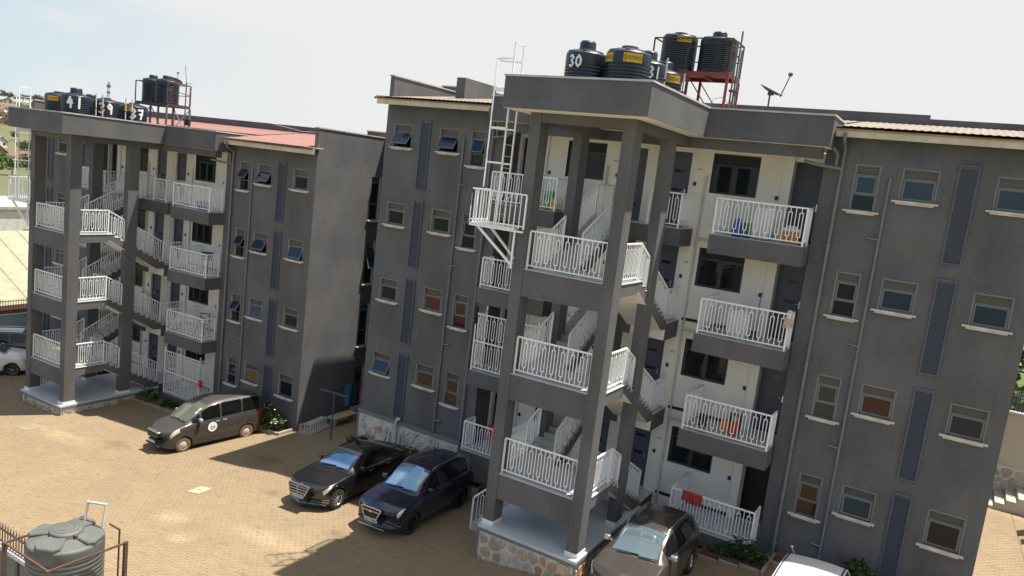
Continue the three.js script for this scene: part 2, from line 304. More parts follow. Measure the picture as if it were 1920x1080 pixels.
// ---- stones set in mortar: cells of a jittered grid, rounded, standing proud of a wall face drawn in (u, v)
function stoneCells(u0, u1, v0, v1, size, seed, keep = 1) {
  const R = rng(seed), nu = Math.max(1, Math.round((u1 - u0) / size)), nv = Math.max(1, Math.round((v1 - v0) / (size * 0.85))), pts = [];
  for (let j = -1; j <= nv; j++) for (let i = -1; i <= nu; i++) pts.push([u0 + (i + 0.5 + (j % 2 ? 0.25 : -0.25) + (R() - 0.5) * 0.85) * (u1 - u0) / nu, v0 + (j + 0.5 + (R() - 0.5) * 0.85) * (v1 - v0) / nv, R()]);
  const out = [];
  for (const p of pts) {
    if (p[2] > keep) continue;
    let poly = [[u0, v0], [u1, v0], [u1, v1], [u0, v1]];
    for (const q of pts) {
      if (q === p) continue;
      const mx = (p[0] + q[0]) / 2, my = (p[1] + q[1]) / 2, nx = q[0] - p[0], ny = q[1] - p[1];
      if (Math.hypot(nx, ny) > size * 3) continue;
      const inside = (c) => (c[0] - mx) * nx + (c[1] - my) * ny <= 0, np = [];
      for (let k = 0; k < poly.length; k++) {
        const a = poly[k], b = poly[(k + 1) % poly.length], ia = inside(a), ib = inside(b);
        if (ia) np.push(a);
        if (ia !== ib) { const da = (a[0] - mx) * nx + (a[1] - my) * ny, db = (b[0] - mx) * nx + (b[1] - my) * ny, t = da / (da - db); np.push([lerp(a[0], b[0], t), lerp(a[1], b[1], t)]); }
      }
      poly = np; if (!poly.length) break;
    }
    if (poly.length < 3) continue;
    let cx = 0, cy = 0, ar = 0; poly.forEach(([x, y], k) => { cx += x / poly.length; cy += y / poly.length; const [x2, y2] = poly[(k + 1) % poly.length]; ar += x * y2 - x2 * y; });
    if (Math.abs(ar) / 2 < size * size * 0.2) continue;
    const rad = Math.sqrt(Math.abs(ar) / 2), f = 1 - (0.028 + 0.045 * R()) / (rad * 0.5);
    let pl = poly.map(([x, y]) => [cx + (x - cx) * f, cy + (y - cy) * f]);
    for (let it = 0; it < 2; it++) pl = pl.map(([x, y]) => [x + (R() - 0.5) * 0.022, y + (R() - 0.5) * 0.022]).flatMap((p) => [p]).map((p) => p), pl = pl.flatMap((a, k) => { const b = pl[(k + 1) % pl.length]; return [[lerp(a[0], b[0], 0.16), lerp(a[1], b[1], 0.16)], [lerp(a[0], b[0], 0.84), lerp(a[1], b[1], 0.84)]]; });
    out.push(pl);
  }
  return out;
}
const stoneMats = [[0.42, 0.26, 0.13], [0.52, 0.4, 0.28], [0.56, 0.47, 0.36], [0.45, 0.36, 0.29], [0.6, 0.53, 0.45], [0.52, 0.42, 0.36], [0.58, 0.52, 0.44], [0.5, 0.34, 0.19]].map((c) => mat(...c, 0.85, { map: dirtMap, bumpMap: fineBump, bumpScale: 0.01 }));
const paleStoneMats = [[0.6, 0.58, 0.54], [0.55, 0.48, 0.36], [0.62, 0.55, 0.45], [0.5, 0.36, 0.22], [0.64, 0.62, 0.58], [0.64, 0.62, 0.6], [0.6, 0.6, 0.6]].map((c) => mat(...c, 0.85, { map: dirtMap, bumpMap: fineBump, bumpScale: 0.01 }));
function layStones(parent, cells, place, mats, seed) {
  const R = rng(seed);
  for (const pl of cells) {
    const g = new THREE.ExtrudeGeometry(polyShape(pl), { depth: 0.012 + R() * 0.03, bevelEnabled: true, bevelThickness: 0.014, bevelSize: 0.012, bevelSegments: 1 });
    part('stone', metric(clean(place(g))), mats[Math.floor(R() * mats.length)], parent);
  }
}

function makeBlock(opts) {
  const B = thing('apartment_block', opts.label, 'apartment block', opts.pos, opts.turn, 'grey apartment blocks round the paved yard');
  const near = opts.near;
  const gy = (x) => groundY(opts.pos[0] + x) - opts.pos[1];     // yard level in the block's own frame
  const rows = [0, 1, 2, 3];
  // ---------------- wings
  const spec = [['w1', 6.14, 6.76, 1.47, 2.72, 'two', 0.15, 0.15], ['w2', 7.32, 8.185, 1.86, 2.72, 'one', 0.16, 0.1], ['w3', 9.5, 10.38, 1.86, 2.72, 'one', 0.145, 0.115]];
  for (const s of [1, -1]) {
    const X = (x) => s * x, side = s > 0 ? 'right' : 'left';
    const low = s > 0 ? -2.2 : 0.2;
    const sh = rectShape(Math.min(X(5.3), X(10.78)), Math.max(X(5.3), X(10.78)), low, 12.62);
    for (const k of rows) for (const [id, a, b, y0, y1] of spec) { const dy = id === 'w3' && k === 0 && s > 0 ? -0.14 : 0; sh.holes.push(holePath(Math.min(X(a), X(b)), Math.max(X(a), X(b)), y0 + 3 * k + dy, y1 + 3 * k)); }
    part('wall', metric(clean(extrudeXY(sh, -0.25, 0))), M.stucco, B);
    for (const k of rows) for (const [id, a, b, y0, y1, kind, e0, e1] of spec) {
      const st = (opts.windows[`${side}${k}${id}`]) || {}, dy = id === 'w3' && k === 0 && s > 0 ? -0.14 : 0;
      makeWindow(B, [Math.min(X(a), X(b)), y0 + dy + 3 * k, 0], 0, b - a, y1 - y0 - dy, kind, { ...st, e0: s > 0 ? e0 : e1, e1: s > 0 ? e1 : e0 });
    }
    // dark rooms behind the glass: one box per floor so that sun and sky enter only by the openings
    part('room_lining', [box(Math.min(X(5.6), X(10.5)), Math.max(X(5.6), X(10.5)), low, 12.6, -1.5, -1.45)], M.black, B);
    for (const k of rows) makeLouvre(B, [s > 0 ? 8.6 : -9.07, 0.35 + 3 * k, 0], 0.47, 2.59, near);
    // side walls, gable and rear bay
    const hs = new THREE.Shape(); const zc = (z) => -z;          // shape drawn in (-z, y)
    hs.moveTo(zc(-0.25), -2.4); hs.lineTo(zc(-4.3), -2.4); hs.lineTo(zc(-4.3), 13.5); hs.lineTo(zc(-0.25), 13.5); hs.closePath();
    for (const k of rows) hs.holes.push(holePath(3.52, 4.18, 0.72 + 3 * k, 2.74 + 3 * k));
    const sideWall = extrudeXY(hs, 0, 0.2).rotateY(Math.PI / 2).translate(s > 0 ? 10.58 : -10.78, 0, 0);
    part('wall', [sideWall, box(Math.min(X(10.58), X(10.78)), Math.max(X(10.58), X(10.78)), 12.62, 13.5, -0.25, 0)], M.stucco, B);
    for (const k of rows) makeWindow(B, [s > 0 ? 10.78 : -10.78, 0.72 + 3 * k, s > 0 ? -3.52 : -4.18], s > 0 ? Math.PI / 2 : -Math.PI / 2, 0.66, 2.02, 'two', { ...(opts.windows[`${side}end${k}`] || {}), e0: 0.1, e1: 0.1 });
    if (!(opts.near && s > 0)) part('rear_bay', [box(Math.min(X(9.6), X(11.53)), Math.max(X(9.6), X(11.53)), -2.4, 13.75, -10, -4.3)], M.stucco, B);
    part('coping', [box(Math.min(X(10.55), X(10.81)), Math.max(X(10.55), X(10.81)), 13.5, 13.55, -4.3, 0.03)], M.coping, B);
    if (!(opts.near && s > 0)) part('coping', [box(Math.min(X(9.57), X(11.56)), Math.max(X(9.57), X(11.56)), 13.75, 13.8, -10, -4.27)], M.coping, B);
    if (opts.near && s > 0) part('wall', [box(10.58, 10.78, -2.4, 13.3, -9.9, -4.3)], M.stucco, B);
    part('wall', [box(Math.min(X(5.3), X(5.5)), Math.max(X(5.3), X(5.5)), -2.2, 12.0, -1.6, -0.25)], M.stucco, B);
    part('wall', [box(Math.min(X(5.52), X(9.6)), Math.max(X(5.52), X(9.6)), -2.2, 12.6, -9.9, -9.7)], M.stucco, B);
    // roof sheet with raised ribs and tile steps, rising to the back
    const rx0 = 5.56, rx1 = 10.57, nx = 150, ny = 36, g = new THREE.PlaneGeometry(rx1 - rx0, 1, nx, ny), p = g.attributes.position;
    for (let i = 0; i < p.count; i++) {
      const x = p.getX(i) + (rx0 + rx1) / 2, t = p.getY(i) + 0.5, z = lerp(0.52, -4.28, t), ph = (x / 0.19) % 1, st = (t * 14) % 1;
      p.setXYZ(i, s * x, lerp(12.68, 13.36, t) + 0.016 * Math.pow(0.5 + 0.5 * Math.cos(ph * 2 * Math.PI), 2) - 0.02 * st, z);
    }
    if (s < 0) { const ix = g.index.array; for (let i = 0; i < ix.length; i += 3) { const t = ix[i]; ix[i] = ix[i + 1]; ix[i + 1] = t; } }
    g.computeVertexNormals();
    part('roof', metric(clean(g)), opts.roofMat, B);
    part('fascia', [box(Math.min(X(5.53), X(11.0)), Math.max(X(5.53), X(11.0)), 12.4, 12.64, 0.4, 0.43), box(Math.min(X(5.53), X(10.95)), Math.max(X(5.53), X(10.95)), 12.62, 12.655, 0.0, 0.4), box(Math.min(X(10.57), X(11.0)), Math.max(X(10.57), X(11.0)), 12.66, 12.7, -0.1, 0.5)], M.gutter, B);
    part('gutter', [(() => { const c = new THREE.CylinderGeometry(0.075, 0.075, 5.5, 10, 1, true, -Math.PI / 2, Math.PI).rotateZ(Math.PI / 2).rotateX(s > 0 ? 0 : 0); const q = c.attributes.position; for (let i = 0; i < q.count; i++) if (q.getY(i) > 0) q.setY(i, -q.getY(i)); return c.translate(X(8.28), 12.64, 0.505); })()], M.gutter, B);
    part('ridge_parapet', [box(Math.min(X(2.5), X(7.45)), Math.max(X(2.5), X(7.45)), 12.6, 13.68, -4.6, -4.3), box(Math.min(X(7.45), X(opts.near && s > 0 ? 10.57 : 9.6)), Math.max(X(7.45), X(opts.near && s > 0 ? 10.57 : 9.6)), 12.6, 13.56, -4.6, -4.3)], M.stucco, B);
    if (s < 0) part('duct_head', [box(Math.min(X(8.7), X(9.12)), Math.max(X(8.7), X(9.12)), 13.0, 13.85, -4.28, -2.0)], M.stucco, B);
    // downpipes
    const px = 5.78, pz = 0.085;
    part('downpipe', [pathTube([[X(px), 12.5, 0.5], [X(px), 12.3, 0.46], [X(px + 0.01), 12.1, pz], [X(px), gy(X(px)) + 0.02, pz]], 0.046, 10), pathTube([[X(4.85), 11.66, 0.5], [X(5.2), 11.6, 0.3], [X(px), 11.55, pz]], 0.05, 10), pathTube([[X(5.5), 12.1, 0.3], [X(5.62), 11.95, 0.12], [X(5.62), 11.58, pz]], 0.05, 10)], M.pipe, B);
    const sp = [pathTube([[X(7.04), 11.45, 0.05], [X(7.04), s > 0 ? gy(X(7)) + 0.05 : 0.25, 0.05]], 0.037, 8)];
    for (const k of [0, 1, 2, 3]) sp.push(tube([X(7.04), 0.73 + 3 * k, 0.05], [X(6.74), 0.76 + 3 * k, 0.05], 0.03, 8));
    for (const k of [0, 1, 2, 3]) { sp.push(box(X(7.04) - 0.06, X(7.04) + 0.06, 2.1 + 3 * k, 2.13 + 3 * k, 0.001, 0.07)); }
    part('waste_pipe', sp, M.pipe, B);
    const cl = []; for (const k of [0, 1, 2, 3]) for (const dy of [0.4, 1.9]) cl.push(box(X(px) - 0.085, X(px) + 0.085, dy + 3 * k, dy + 3 * k + 0.03, 0.001, 0.1));
    part('pipe_clamp', cl, M.pipe, B);
  }
  part('wall', [box(-9.6, 9.6, -2.3, 12.55, -9.69, -9.5)], M.stucco, B);
  part('roof_slab', [box(-5.5, 5.5, 12.0, 12.06, -4.3, -2.0)], M.stucco, B);
  // ---------------- middle roof behind the canopy
  { const nx = 110, ny = 20, g = new THREE.PlaneGeometry(11, 1, nx, ny), p = g.attributes.position;
    for (let i = 0; i < p.count; i++) { const x = p.getX(i), t = p.getY(i) + 0.5, ph = ((x + 50) / 0.19) % 1; p.setXYZ(i, x, lerp(12.98, 13.36, t) + 0.016 * Math.pow(0.5 + 0.5 * Math.cos(ph * 2 * Math.PI), 2) - 0.02 * ((t * 7) % 1), lerp(-1.5, -4.28, t)); }
    g.computeVertexNormals(); part('roof', metric(clean(g)), opts.roofMat, B); }
  part('ridge_parapet', [box(-2.5, 2.5, 12.6, 13.68, -4.6, -4.3)], M.stucco, B);

  // ---------------- recessed white wall with doors and windows
  {
    const sh = rectShape(-5.3, 5.3, -2.2, 12.0), dz = -1.0;
    for (const k of rows) for (const s of [1, -1]) {
      const h = (a, b, y0, y1) => sh.holes.push(holePath(Math.min(s * a, s * b), Math.max(s * a, s * b), y0, y1));
      h(1.85, 3.32, 1.49 + 3 * k, 2.74 + 3 * k); h(0.36, 1.16, F(k), F(k) + 2.4); h(4.32, 5.2, F(k), F(k) + 2.4);
    }
    part('wall', metric(clean(extrudeXY(sh, dz - 0.2, dz))), M.white, B);
    const piers = [], rev = [];
    for (const s of [1, -1]) {
      piers.push(box(Math.min(s * 4.06, s * 4.318), Math.max(s * 4.06, s * 4.318), -0.5, 11.99, dz, dz + 0.1));
      rev.push(box(Math.min(s * 4.2, s * 4.316), Math.max(s * 4.2, s * 4.316), -0.5, 11.99, dz - 0.5, dz - 0.2));
    }
    piers.push(box(-0.2, 0.2, 0.3, 11.99, dz, dz + 0.05));
    part('pier', piers, M.white, B); part('reveal', rev, M.white, B);
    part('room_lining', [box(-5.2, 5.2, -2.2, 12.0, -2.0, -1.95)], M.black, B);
    for (const k of rows) for (const s of [1, -1]) {
      const side = s > 0 ? 'right' : 'left';
      makeWindow(B, [s > 0 ? 1.85 : -3.32, 1.49 + 3 * k, dz], 0, 1.47, 1.25, 'wide', opts.windows[`${side}${k}wide`] || {});
      makeDoor(B, [s > 0 ? 0.41 : -1.11, F(k) + 0.01, dz - 0.12], 0.7, 2.33, s > 0);
      const open = opts.openDoors && opts.openDoors.includes(`${side}${k}`);
      if (!open) makeDoor(B, [s > 0 ? 4.37 : -5.15, F(k) + 0.01, dz - 0.42], 0.78, 2.33, s > 0);
      part('switch_box', [box(s * 3.95 - 0.045, s * 3.95 + 0.045, F(k) + 1.2, F(k) + 1.32, dz + 0.001, dz + 0.04)], M.black, B); part('switch_box', [box(s * 1.36 - 0.045, s * 1.36 + 0.045, F(k) + 1.36, F(k) + 1.48, dz + 0.001, dz + 0.03)], M.black, B);
      if (k < 3) part('skirting', [box(Math.min(s * 1.6, s * 4.05), Math.max(s * 1.6, s * 4.05), F(k), F(k) + 0.1, dz + 0.001, dz + 0.014)], M.black, B);
    }
    part('waste_pipe', [tube([1.72, -0.6, dz + 0.06], [1.72, 11.0, dz + 0.06], 0.035, 8), tube([-1.72, -0.6, dz + 0.06], [-1.72, 11.0, dz + 0.06], 0.035, 8), ...rows.slice(1).map((k) => tube([1.72, F(k) - 0.3, dz + 0.06], [2.55, F(k) - 0.3, dz + 0.06], 0.03, 8))], M.pvc, B);
  }
  // ---------------- balconies
  for (const s of [1, -1]) for (const k of rows) {
    const a = Math.min(s * 2.6, s * 5.28), b = Math.max(s * 2.6, s * 5.28), side = s > 0 ? 'right' : 'left';
    const fl = F(k), bot = k === 0 ? Math.min(fl - 0.45, gy(s * 4) + 0.25) : fl - 0.57;
    part('balcony_slab', [box(a, b, bot, fl - 0.02, -1.0, 0.8)], M.stucco, B);
    part('floor_tile', [box(a + 0.03, b - 0.03, fl - 0.02, fl, -0.998, 0.77)], M.tile, B);
    const cage = opts.cages && opts.cages.includes(`${side}${k}`), single = near;
    makeRailing(B, [s * 2.67, fl, 0.73], [s * 5.21, fl, 0.73], { single, cage });
    makeRailing(B, [s * 2.67, fl, -0.94], [s * 2.67, fl, 0.73], { noB: true });
    makeRailing(B, [s * 5.21, fl, 0.73], [s * 5.21, fl, 0.06], { noA: true, cage });
  }
  // ---------------- stair tower
  const colGeo = (x0, x1, z0, z1, y0) => rbox(x0, x1, y0, 12.06, z0, z1, 0.012);
  part('column', [colGeo(-1.57, -1.22, 4.37, 4.87, 0.19)], M.stucco, B);
  part('column', [colGeo(1.18, 1.53, 4.37, 4.87, 0.19)], M.stucco, B);
  part('column', [colGeo(1.23, 1.54, 1.72, 2.24, 0.19)], M.stucco, B);
  part('column', [colGeo(-1.54, -1.23, 1.72, 2.24, 0.19)], M.stucco, B);
  part('column_skirting', [[-1.57, -1.22, 4.37, 4.87], [1.18, 1.53, 4.37, 4.87], [1.23, 1.54, 1.72, 2.24], [-1.54, -1.23, 1.72, 2.24]].map(([a, b, c, d]) => box(a - 0.018, b + 0.018, 0.19, 0.31, c - 0.018, d + 0.018)), M.skirt, B);
  part('beam', [box(-1.22, 1.18, 11.8, 12.055, 4.4, 4.84), box(1.23, 1.52, 11.8, 12.055, 2.24, 4.37), box(-1.52, -1.23, 11.8, 12.055, 2.24, 4.37), box(1.23, 1.52, 11.76, 12.055, 0.62, 1.72), box(-1.52, -1.23, 11.76, 12.055, 0.62, 1.72), box(-5.29, 5.29, 11.76, 12.055, 0.3, 0.62)], M.stucco, B);
  for (const k of [0, 1, 2]) {
    const y = LD(k);
    part('landing', [box(-1.22, 1.18, y - 0.77, y - 0.02, 4.4, 4.84), box(-1.5, 1.5, y - 0.22, y - 0.02, 3.07, 4.37), box(1.2, 1.5, y - 0.37, y - 0.22, 3.09, 4.37), box(-1.5, -1.2, y - 0.37, y - 0.22, 3.09, 4.37)], M.stucco, B);
    part('floor_tile', [box(-1.52, 1.52, y - 0.02, y, 3.05, 4.37), box(-1.22, 1.18, y - 0.02, y, 4.37, 4.86)], M.tile, B);
    // flights: sawtooth body with a tiled tread and riser on each step
    for (const s of [1, -1]) {
      const y0 = s > 0 ? F(k) : LD(k), n = 10, zA = s > 0 ? 0.22 : 3.07, dir = s > 0 ? 1 : -1, run = 2.85 / n, rise = 1.5 / n;
      const pts = [[zA, y0 - 0.02]]; for (let i = 0; i < n; i++) { pts.push([zA + dir * run * i, y0 + rise * (i + 1) - 0.022]); pts.push([zA + dir * run * (i + 1), y0 + rise * (i + 1) - 0.022]); }
      pts.push([zA + dir * 2.85, y0 + 1.5 - 0.24]); pts.push([zA + dir * 0.35, y0 - 0.2]); pts.push([zA, y0 - 0.2]);
      const x0 = s > 0 ? 0.35 : -1.5, x1 = s > 0 ? 1.5 : -0.35;
      const gshape = polyShape(pts.map(([z, y]) => [-z, y]));
      const flight = part('stair_flight', metric(clean(extrudeXY(gshape, x0, x1).rotateY(Math.PI / 2))), M.stucco, B);
      const sg = geo(`step${s}`, () => [box(x0 - 0.012, x1 + 0.012, -0.022, 0, dir > 0 ? -0.02 : -run, dir > 0 ? run : 0.02), box(x0 - 0.012, x1 + 0.012, -rise, -0.022, dir > 0 ? -0.012 : 0.0, dir > 0 ? 0.0 : 0.012)]);
      const xm = (x0 + x1) / 2, nn = 0.012;
      part('soffit', [bar([xm, y0 + 1.5 - 0.24 - nn, zA + dir * 2.84], [xm, y0 - 0.2 - nn, zA + dir * 0.36], x1 - x0 - 0.004, 0.012), ...(s > 0 ? [box(x0, x1, y0 - 0.56, y0 - 0.206, 0.211, 0.218), box(x0, x1, y0 - 0.208, y0 - 0.202, 0.22, 0.57)] : [])], M.soffit, flight);
      for (let i = 0; i < n; i++) part('step', sg, M.step, flight).position.set(0, y0 + rise * (i + 1), zA + dir * run * i);
      // outer railing in two runs, broken by the column, and the inner one
      const at = (z) => y0 + 1.5 * clamp((z - zA) * dir / 2.85);
      const xo = s * 1.42, xi = s * 0.42, single = near && s > 0;
      makeRailing(B, [xo, at(3.04), 3.04], [xo, at(2.28), 2.28], { single });
      makeRailing(B, [xo, at(1.68), 1.68], [xo, at(0.25), 0.25], { single });
      makeRailing(B, [xi, at(3.02), 3.02], [xi, at(0.26), 0.26], {});
    }
    makeRailing(B, [-1.19, y, 4.74], [1.15, y, 4.74], { single: near });
    makeRailing(B, [1.42, y, 4.35], [1.42, y, 3.04], { single: near, noB: true });
    makeRailing(B, [-1.42, y, 4.35], [-1.42, y, 3.04], { noB: true });
  }
  for (const k of rows) {
    const y = F(k), bot = k ? y - 0.57 : Math.min(-0.3, gy(0) + 0.1);
    part('corridor_slab', [box(-1.52, 1.52, bot, y - 0.02, -1.0, 0.21)], M.stucco, B);
    part('floor_tile', [box(-1.53, 1.53, y - 0.02, y, -0.998, 0.215)], M.tile, B);
    if (k) for (const s of [1, -1]) makeRailing(B, [s * 1.42, y, 0.22], [s * 1.42, y, -0.94], {});
    if (k === 3) makeRailing(B, [0.38, y, 0.16], [1.4, y, 0.16], { noB: true });
  }
  // ---------------- canopy: a T of parapet walls over a slab
  {
    const o = (e, back) => [[-2.07 - e, 5.56 + e], [2.07 + e, 5.56 + e], [2.07 + e, 0.86 + e], [5.5 + e, 0.86 + e], [5.5 + e, back], [-5.5 - e, back], [-5.5 - e, 0.86 + e], [-2.07 - e, 0.86 + e]];
    const ring = (e0, e1, b0, b1) => { const s = polyShape(o(e0, b0)); const p = new THREE.Path(); o(e1, b1).reverse().forEach(([x, y], i) => (i ? p.lineTo(x, y) : p.moveTo(x, y))); p.closePath(); s.holes.push(p); return s; };
    const ex = (s, y0, y1) => plan(new THREE.ExtrudeGeometry(s, { depth: y1 - y0, bevelEnabled: false })).translate(0, y1, 0);
    const can = part('canopy', [ex(ring(0, -0.15, -1.5, -1.35), 12.065, 12.88), ex(polyShape(o(-0.152, -1.348)), 12.065, 12.28)], M.stucco, B);
    part('coping', [ex(ring(0.025, -0.17, -1.52, -1.33), 12.88, 12.93)], M.coping, can);
    part('soffit', [ex(polyShape(o(-0.02, -1.2)), 12.057, 12.063)], M.soffit, can);
  }
  // ---------------- platform on a stone plinth
  {
    const by = gy(0) - 0.6;
    part('platform', [box(-1.61, 1.61, 0.1, 0.19, 0.22, 5.05)], M.platform, B);
    const pl = part('plinth', [box(-1.56, 1.56, by, 0.1, 0.21, 5.0)], M.mortar, B);
    part('plinth_cap', [box(-1.6, 1.6, 0.0, 0.1, 5.0, 5.035), box(1.56, 1.6, 0.0, 0.1, 0.25, 5.0), box(-1.6, -1.56, 0.0, 0.1, 0.25, 5.0), box(-1.6, -1.55, by, 0.0, 5.0, 5.035), box(1.55, 1.6, by, 0.0, 5.0, 5.035)], M.plinthCap, pl);
    layStones(pl, stoneCells(-1.53, 1.53, gy(-1) - 0.15, -0.03, 0.36, opts.seed), (g) => g.translate(0, 0, 5.0), stoneMats, opts.seed + 1);
    layStones(pl, stoneCells(-4.95, -0.3, gy(1) - 0.15, -0.03, 0.34, opts.seed + 2), (g) => g.rotateY(Math.PI / 2).translate(1.56, 0, 0), stoneMats, opts.seed + 3);
    // small stair rail beside the platform
    makeRailing(B, [-2.75, gy(-2.75), 3.55], [-1.75, 0.1, 2.3], {});
    part('side_steps', [box(-2.7, -1.6, by, gy(-2.2) + 0.25, 1.9, 3.6), box(-2.4, -1.6, by, gy(-2.2) + 0.55, 1.9, 3.3), box(-2.1, -1.6, by, 0.05, 1.9, 3.0)], M.step, B);
  }
  // ---------------- ladder in its cage, on a bracketed stage
  {
    const x = -2.16, zA = 4.62, zB = 5.08, g = [box(x - 0.02, x + 0.02, 8.87, 13.85, zA - 0.02, zA + 0.02), box(x - 0.02, x + 0.02, 8.87, 13.85, zB - 0.02, zB + 0.02), box(x - 0.02, x + 0.02, 13.81, 13.85, zA, zB)];
    const lad = part('ladder', g, M.rail, B);
    for (let y = 9.2; y < 13; y += 0.32) part('rung', [tube([x, y, zA], [x, y, zB], 0.007, 6)], M.rail, lad);
    for (const y of [10.6, 11.55, 12.6, 13.4]) {
      const arc = []; for (let i = 0; i <= 12; i++) { const t = Math.PI * i / 12; arc.push([x - Math.sin(t) * 0.68, (zA + zB) / 2 + Math.cos(t) * 0.3]); }
      const hg = []; for (let i = 0; i < 12; i++) hg.push(bar([arc[i][0], y, arc[i][1]], [arc[i + 1][0], y, arc[i + 1][1]], 0.008, 0.045));
      part('cage_hoop', hg, M.rail, lad);
    }
    part('cage_strip', [box(x - 0.695, x - 0.675, 9.9, 13.43, (zA + zB) / 2 - 0.02, (zA + zB) / 2 + 0.02)], M.rail, lad);
    const st = part('ladder_stage', [box(-3.08, -1.58, 8.83, 8.87, 4.1, 5.0), bar([-3.08, 8.8, 5.0], [-1.3, 8.8, 5.0], 0.05), bar([-3.08, 8.8, 4.1], [-1.58, 8.8, 4.1], 0.05), bar([-3.08, 8.8, 4.1], [-3.08, 8.8, 5.0], 0.05), bar([-2.85, 8.8, 4.95], [-1.6, 7.85, 4.92], 0.06), bar([-2.85, 8.8, 4.3], [-1.6, 7.85, 4.5], 0.06), bar([-1.6, 8.8, 4.92], [-1.6, 7.75, 4.92], 0.05)], M.rail, B);
    const rl = []; const P = [[-3.08, 4.1], [-3.08, 5.0], [-1.3, 5.0]];
    for (let i = 0; i < 2; i++) {
      const [x0, z0] = P[i], [x1, z1] = P[i + 1], L = Math.hypot(x1 - x0, z1 - z0), n = Math.round(L / 0.16);
      rl.push(bar([x0, 9.82, z0], [x1, 9.82, z1], 0.04), bar([x0, 8.95, z0], [x1, 8.95, z1], 0.03));
      for (let j = 0; j <= n; j++) { const t = j / n, w = j === 0 || j === n ? 0.02 : 0.012; rl.push(box(lerp(x0, x1, t) - w, lerp(x0, x1, t) + w, 8.87, 9.8, lerp(z0, z1, t) - w, lerp(z0, z1, t) + w)); }
    }
    part('stage_railing', rl, M.rail, st);
  }
  return B;
}
const P35 = 0.6, P20 = 0.35;
const blockB = makeBlock({
  near: true, pos: [0, 0, 0], turn: 0, seed: 101, roofMat: M.roofTan,
  label: 'grey four-storey apartment block with white caged ladder and stair tower beside the parked brown car',
  cages: ['left1'], openDoors: ['left0', 'right0'],
  windows: {
    left3w3: { open: P35 }, left3w2: { open: P35 }, left3w1: { open: P20 }, left0w3: { open: P20 },
    left1w2: { curtain: 'red' }, left1w1: { curtain: 'red' }, left0w2: { curtain: 'brown' }, left0w1: { curtain: 'brown' },
    right1w2: { curtain: 'red' }, right0w1: { curtain: 'brown' }, right0w2: { open: 0.16, blue: true }, right3w1: { blue: true }, right3w2: { blue: true }, right3w3: { blue: true }, right2w2: { blue: true }, right2w3: { blue: true }, right1w1: { curtain: 'grey' },
  },
});
const A_POS = [-25.225, -2.225, 0.056], A_TURN = 0.855 * Math.PI / 180;
const blockA = makeBlock({
  near: false, pos: A_POS, turn: A_TURN, seed: 202, roofMat: M.roofRed,
  label: 'grey four-storey apartment block with red metal roof standing behind the dark van',
  cages: ['right0'],
  windows: { right3w1: { open: P35 }, right3w2: { open: P35 }, right2w1: { open: P35 }, right2w2: { open: P35 }, right2w3: { open: P20, blue: true }, right1w1: { open: P35 }, right1w2: { open: 0.18 }, right0w2: { curtain: 'ochre' }, rightend2: { open: 0.3 } },
});
const inA = (x, y, z) => { const c = Math.cos(A_TURN), s = Math.sin(A_TURN); return [c * x + s * z + A_POS[0], y + A_POS[1], -s * x + c * z + A_POS[2]]; };
// plinth of the nearer block's left wing: mostly whitewashed stones, waste pipes in front
{
  const pl = part('plinth', [box(-10.84, -5.5, -2.2, 0.06, -0.25, 0.04), box(-10.84, -10.6, -2.2, 0.06, -4.3, -0.25)], M.mortar, blockB);
  part('plinth_cap', [box(-10.87, -5.5, 0.06, 0.2, -0.25, 0.075), box(-10.87, -10.6, 0.06, 0.2, -4.3, -0.25), box(-10.87, -10.8, -2.2, 0.06, 0.04, 0.06)], M.plinthCap, pl);
  layStones(pl, stoneCells(-10.75, -5.6, -1.5, 0.03, 0.34, 77, 0.62), (g) => g.translate(0, 0, 0.037), paleStoneMats, 78);
  const y0 = groundY(-8.9) + 0.02;
  part('waste_pipe', [pathTube([[-8.62, 0.33, 0.12], [-8.72, 0.34, 0.16], [-8.78, 0.2, 0.16], [-8.78, y0, 0.16]], 0.055, 10), tube([-9.1, -0.25, 0.13], [-9.1, y0, 0.13], 0.05, 10), pathTube([[-9.28, -0.15, 0.1], [-9.28, -0.6, 0.1], [-9.36, -0.7, 0.1], [-9.36, y0, 0.1]], 0.025, 8), pathTube([[-8.58, -0.25, 0.13], [-8.58, y0, 0.13]], 0.05, 10), pathTube([[-8.46, 0.0, 0.1], [-8.4, -0.05, 0.1], [-8.42, -0.75, 0.1], [-8.3, -0.9, 0.1]], 0.025, 8), pathTube([[-8.25, -0.35, 0.1], [-8.25, -0.6, 0.1], [-8.32, -0.75, 0.1]], 0.025, 8), tube([-6.9, 0.0, 0.09], [-6.9, groundY(-6.9), 0.09], 0.03, 8)], M.pvc, blockB);
}
// ================================================================ ground
function sheet(xs, zs, yf) {
  const pos = [], idx = [], nx = xs.length;
  for (const z of zs) for (const x of xs) pos.push(x, yf(x, z), z);
  for (let j = 0; j + 1 < zs.length; j++) for (let i = 0; i + 1 < nx; i++) { const a = j * nx + i, b = a + 1, c = a + nx, d = c + 1; idx.push(a, c, b, b, c, d); }
  const g = new THREE.BufferGeometry(); g.setAttribute('position', new THREE.Float32BufferAttribute(pos, 3)); g.setIndex(idx); g.computeVertexNormals(); return metric(clean(g));
}
const range = (a, b, n) => Array.from({ length: n + 1 }, (_, i) => lerp(a, b, i / n));
const YARD = { x0: -36, x1: 16, z0: -14, z1: 14.85 };
const yardXs = [...new Set([YARD.x0, ...LEVELS.map((l) => l[0]).filter((x) => x > YARD.x0 && x < YARD.x1), YARD.x1])].sort((a, b) => a - b);
struct('yard_bed', sheet(yardXs, range(YARD.z0, YARD.z1, 8), (x) => groundY(x) - 0.006), M.sand);
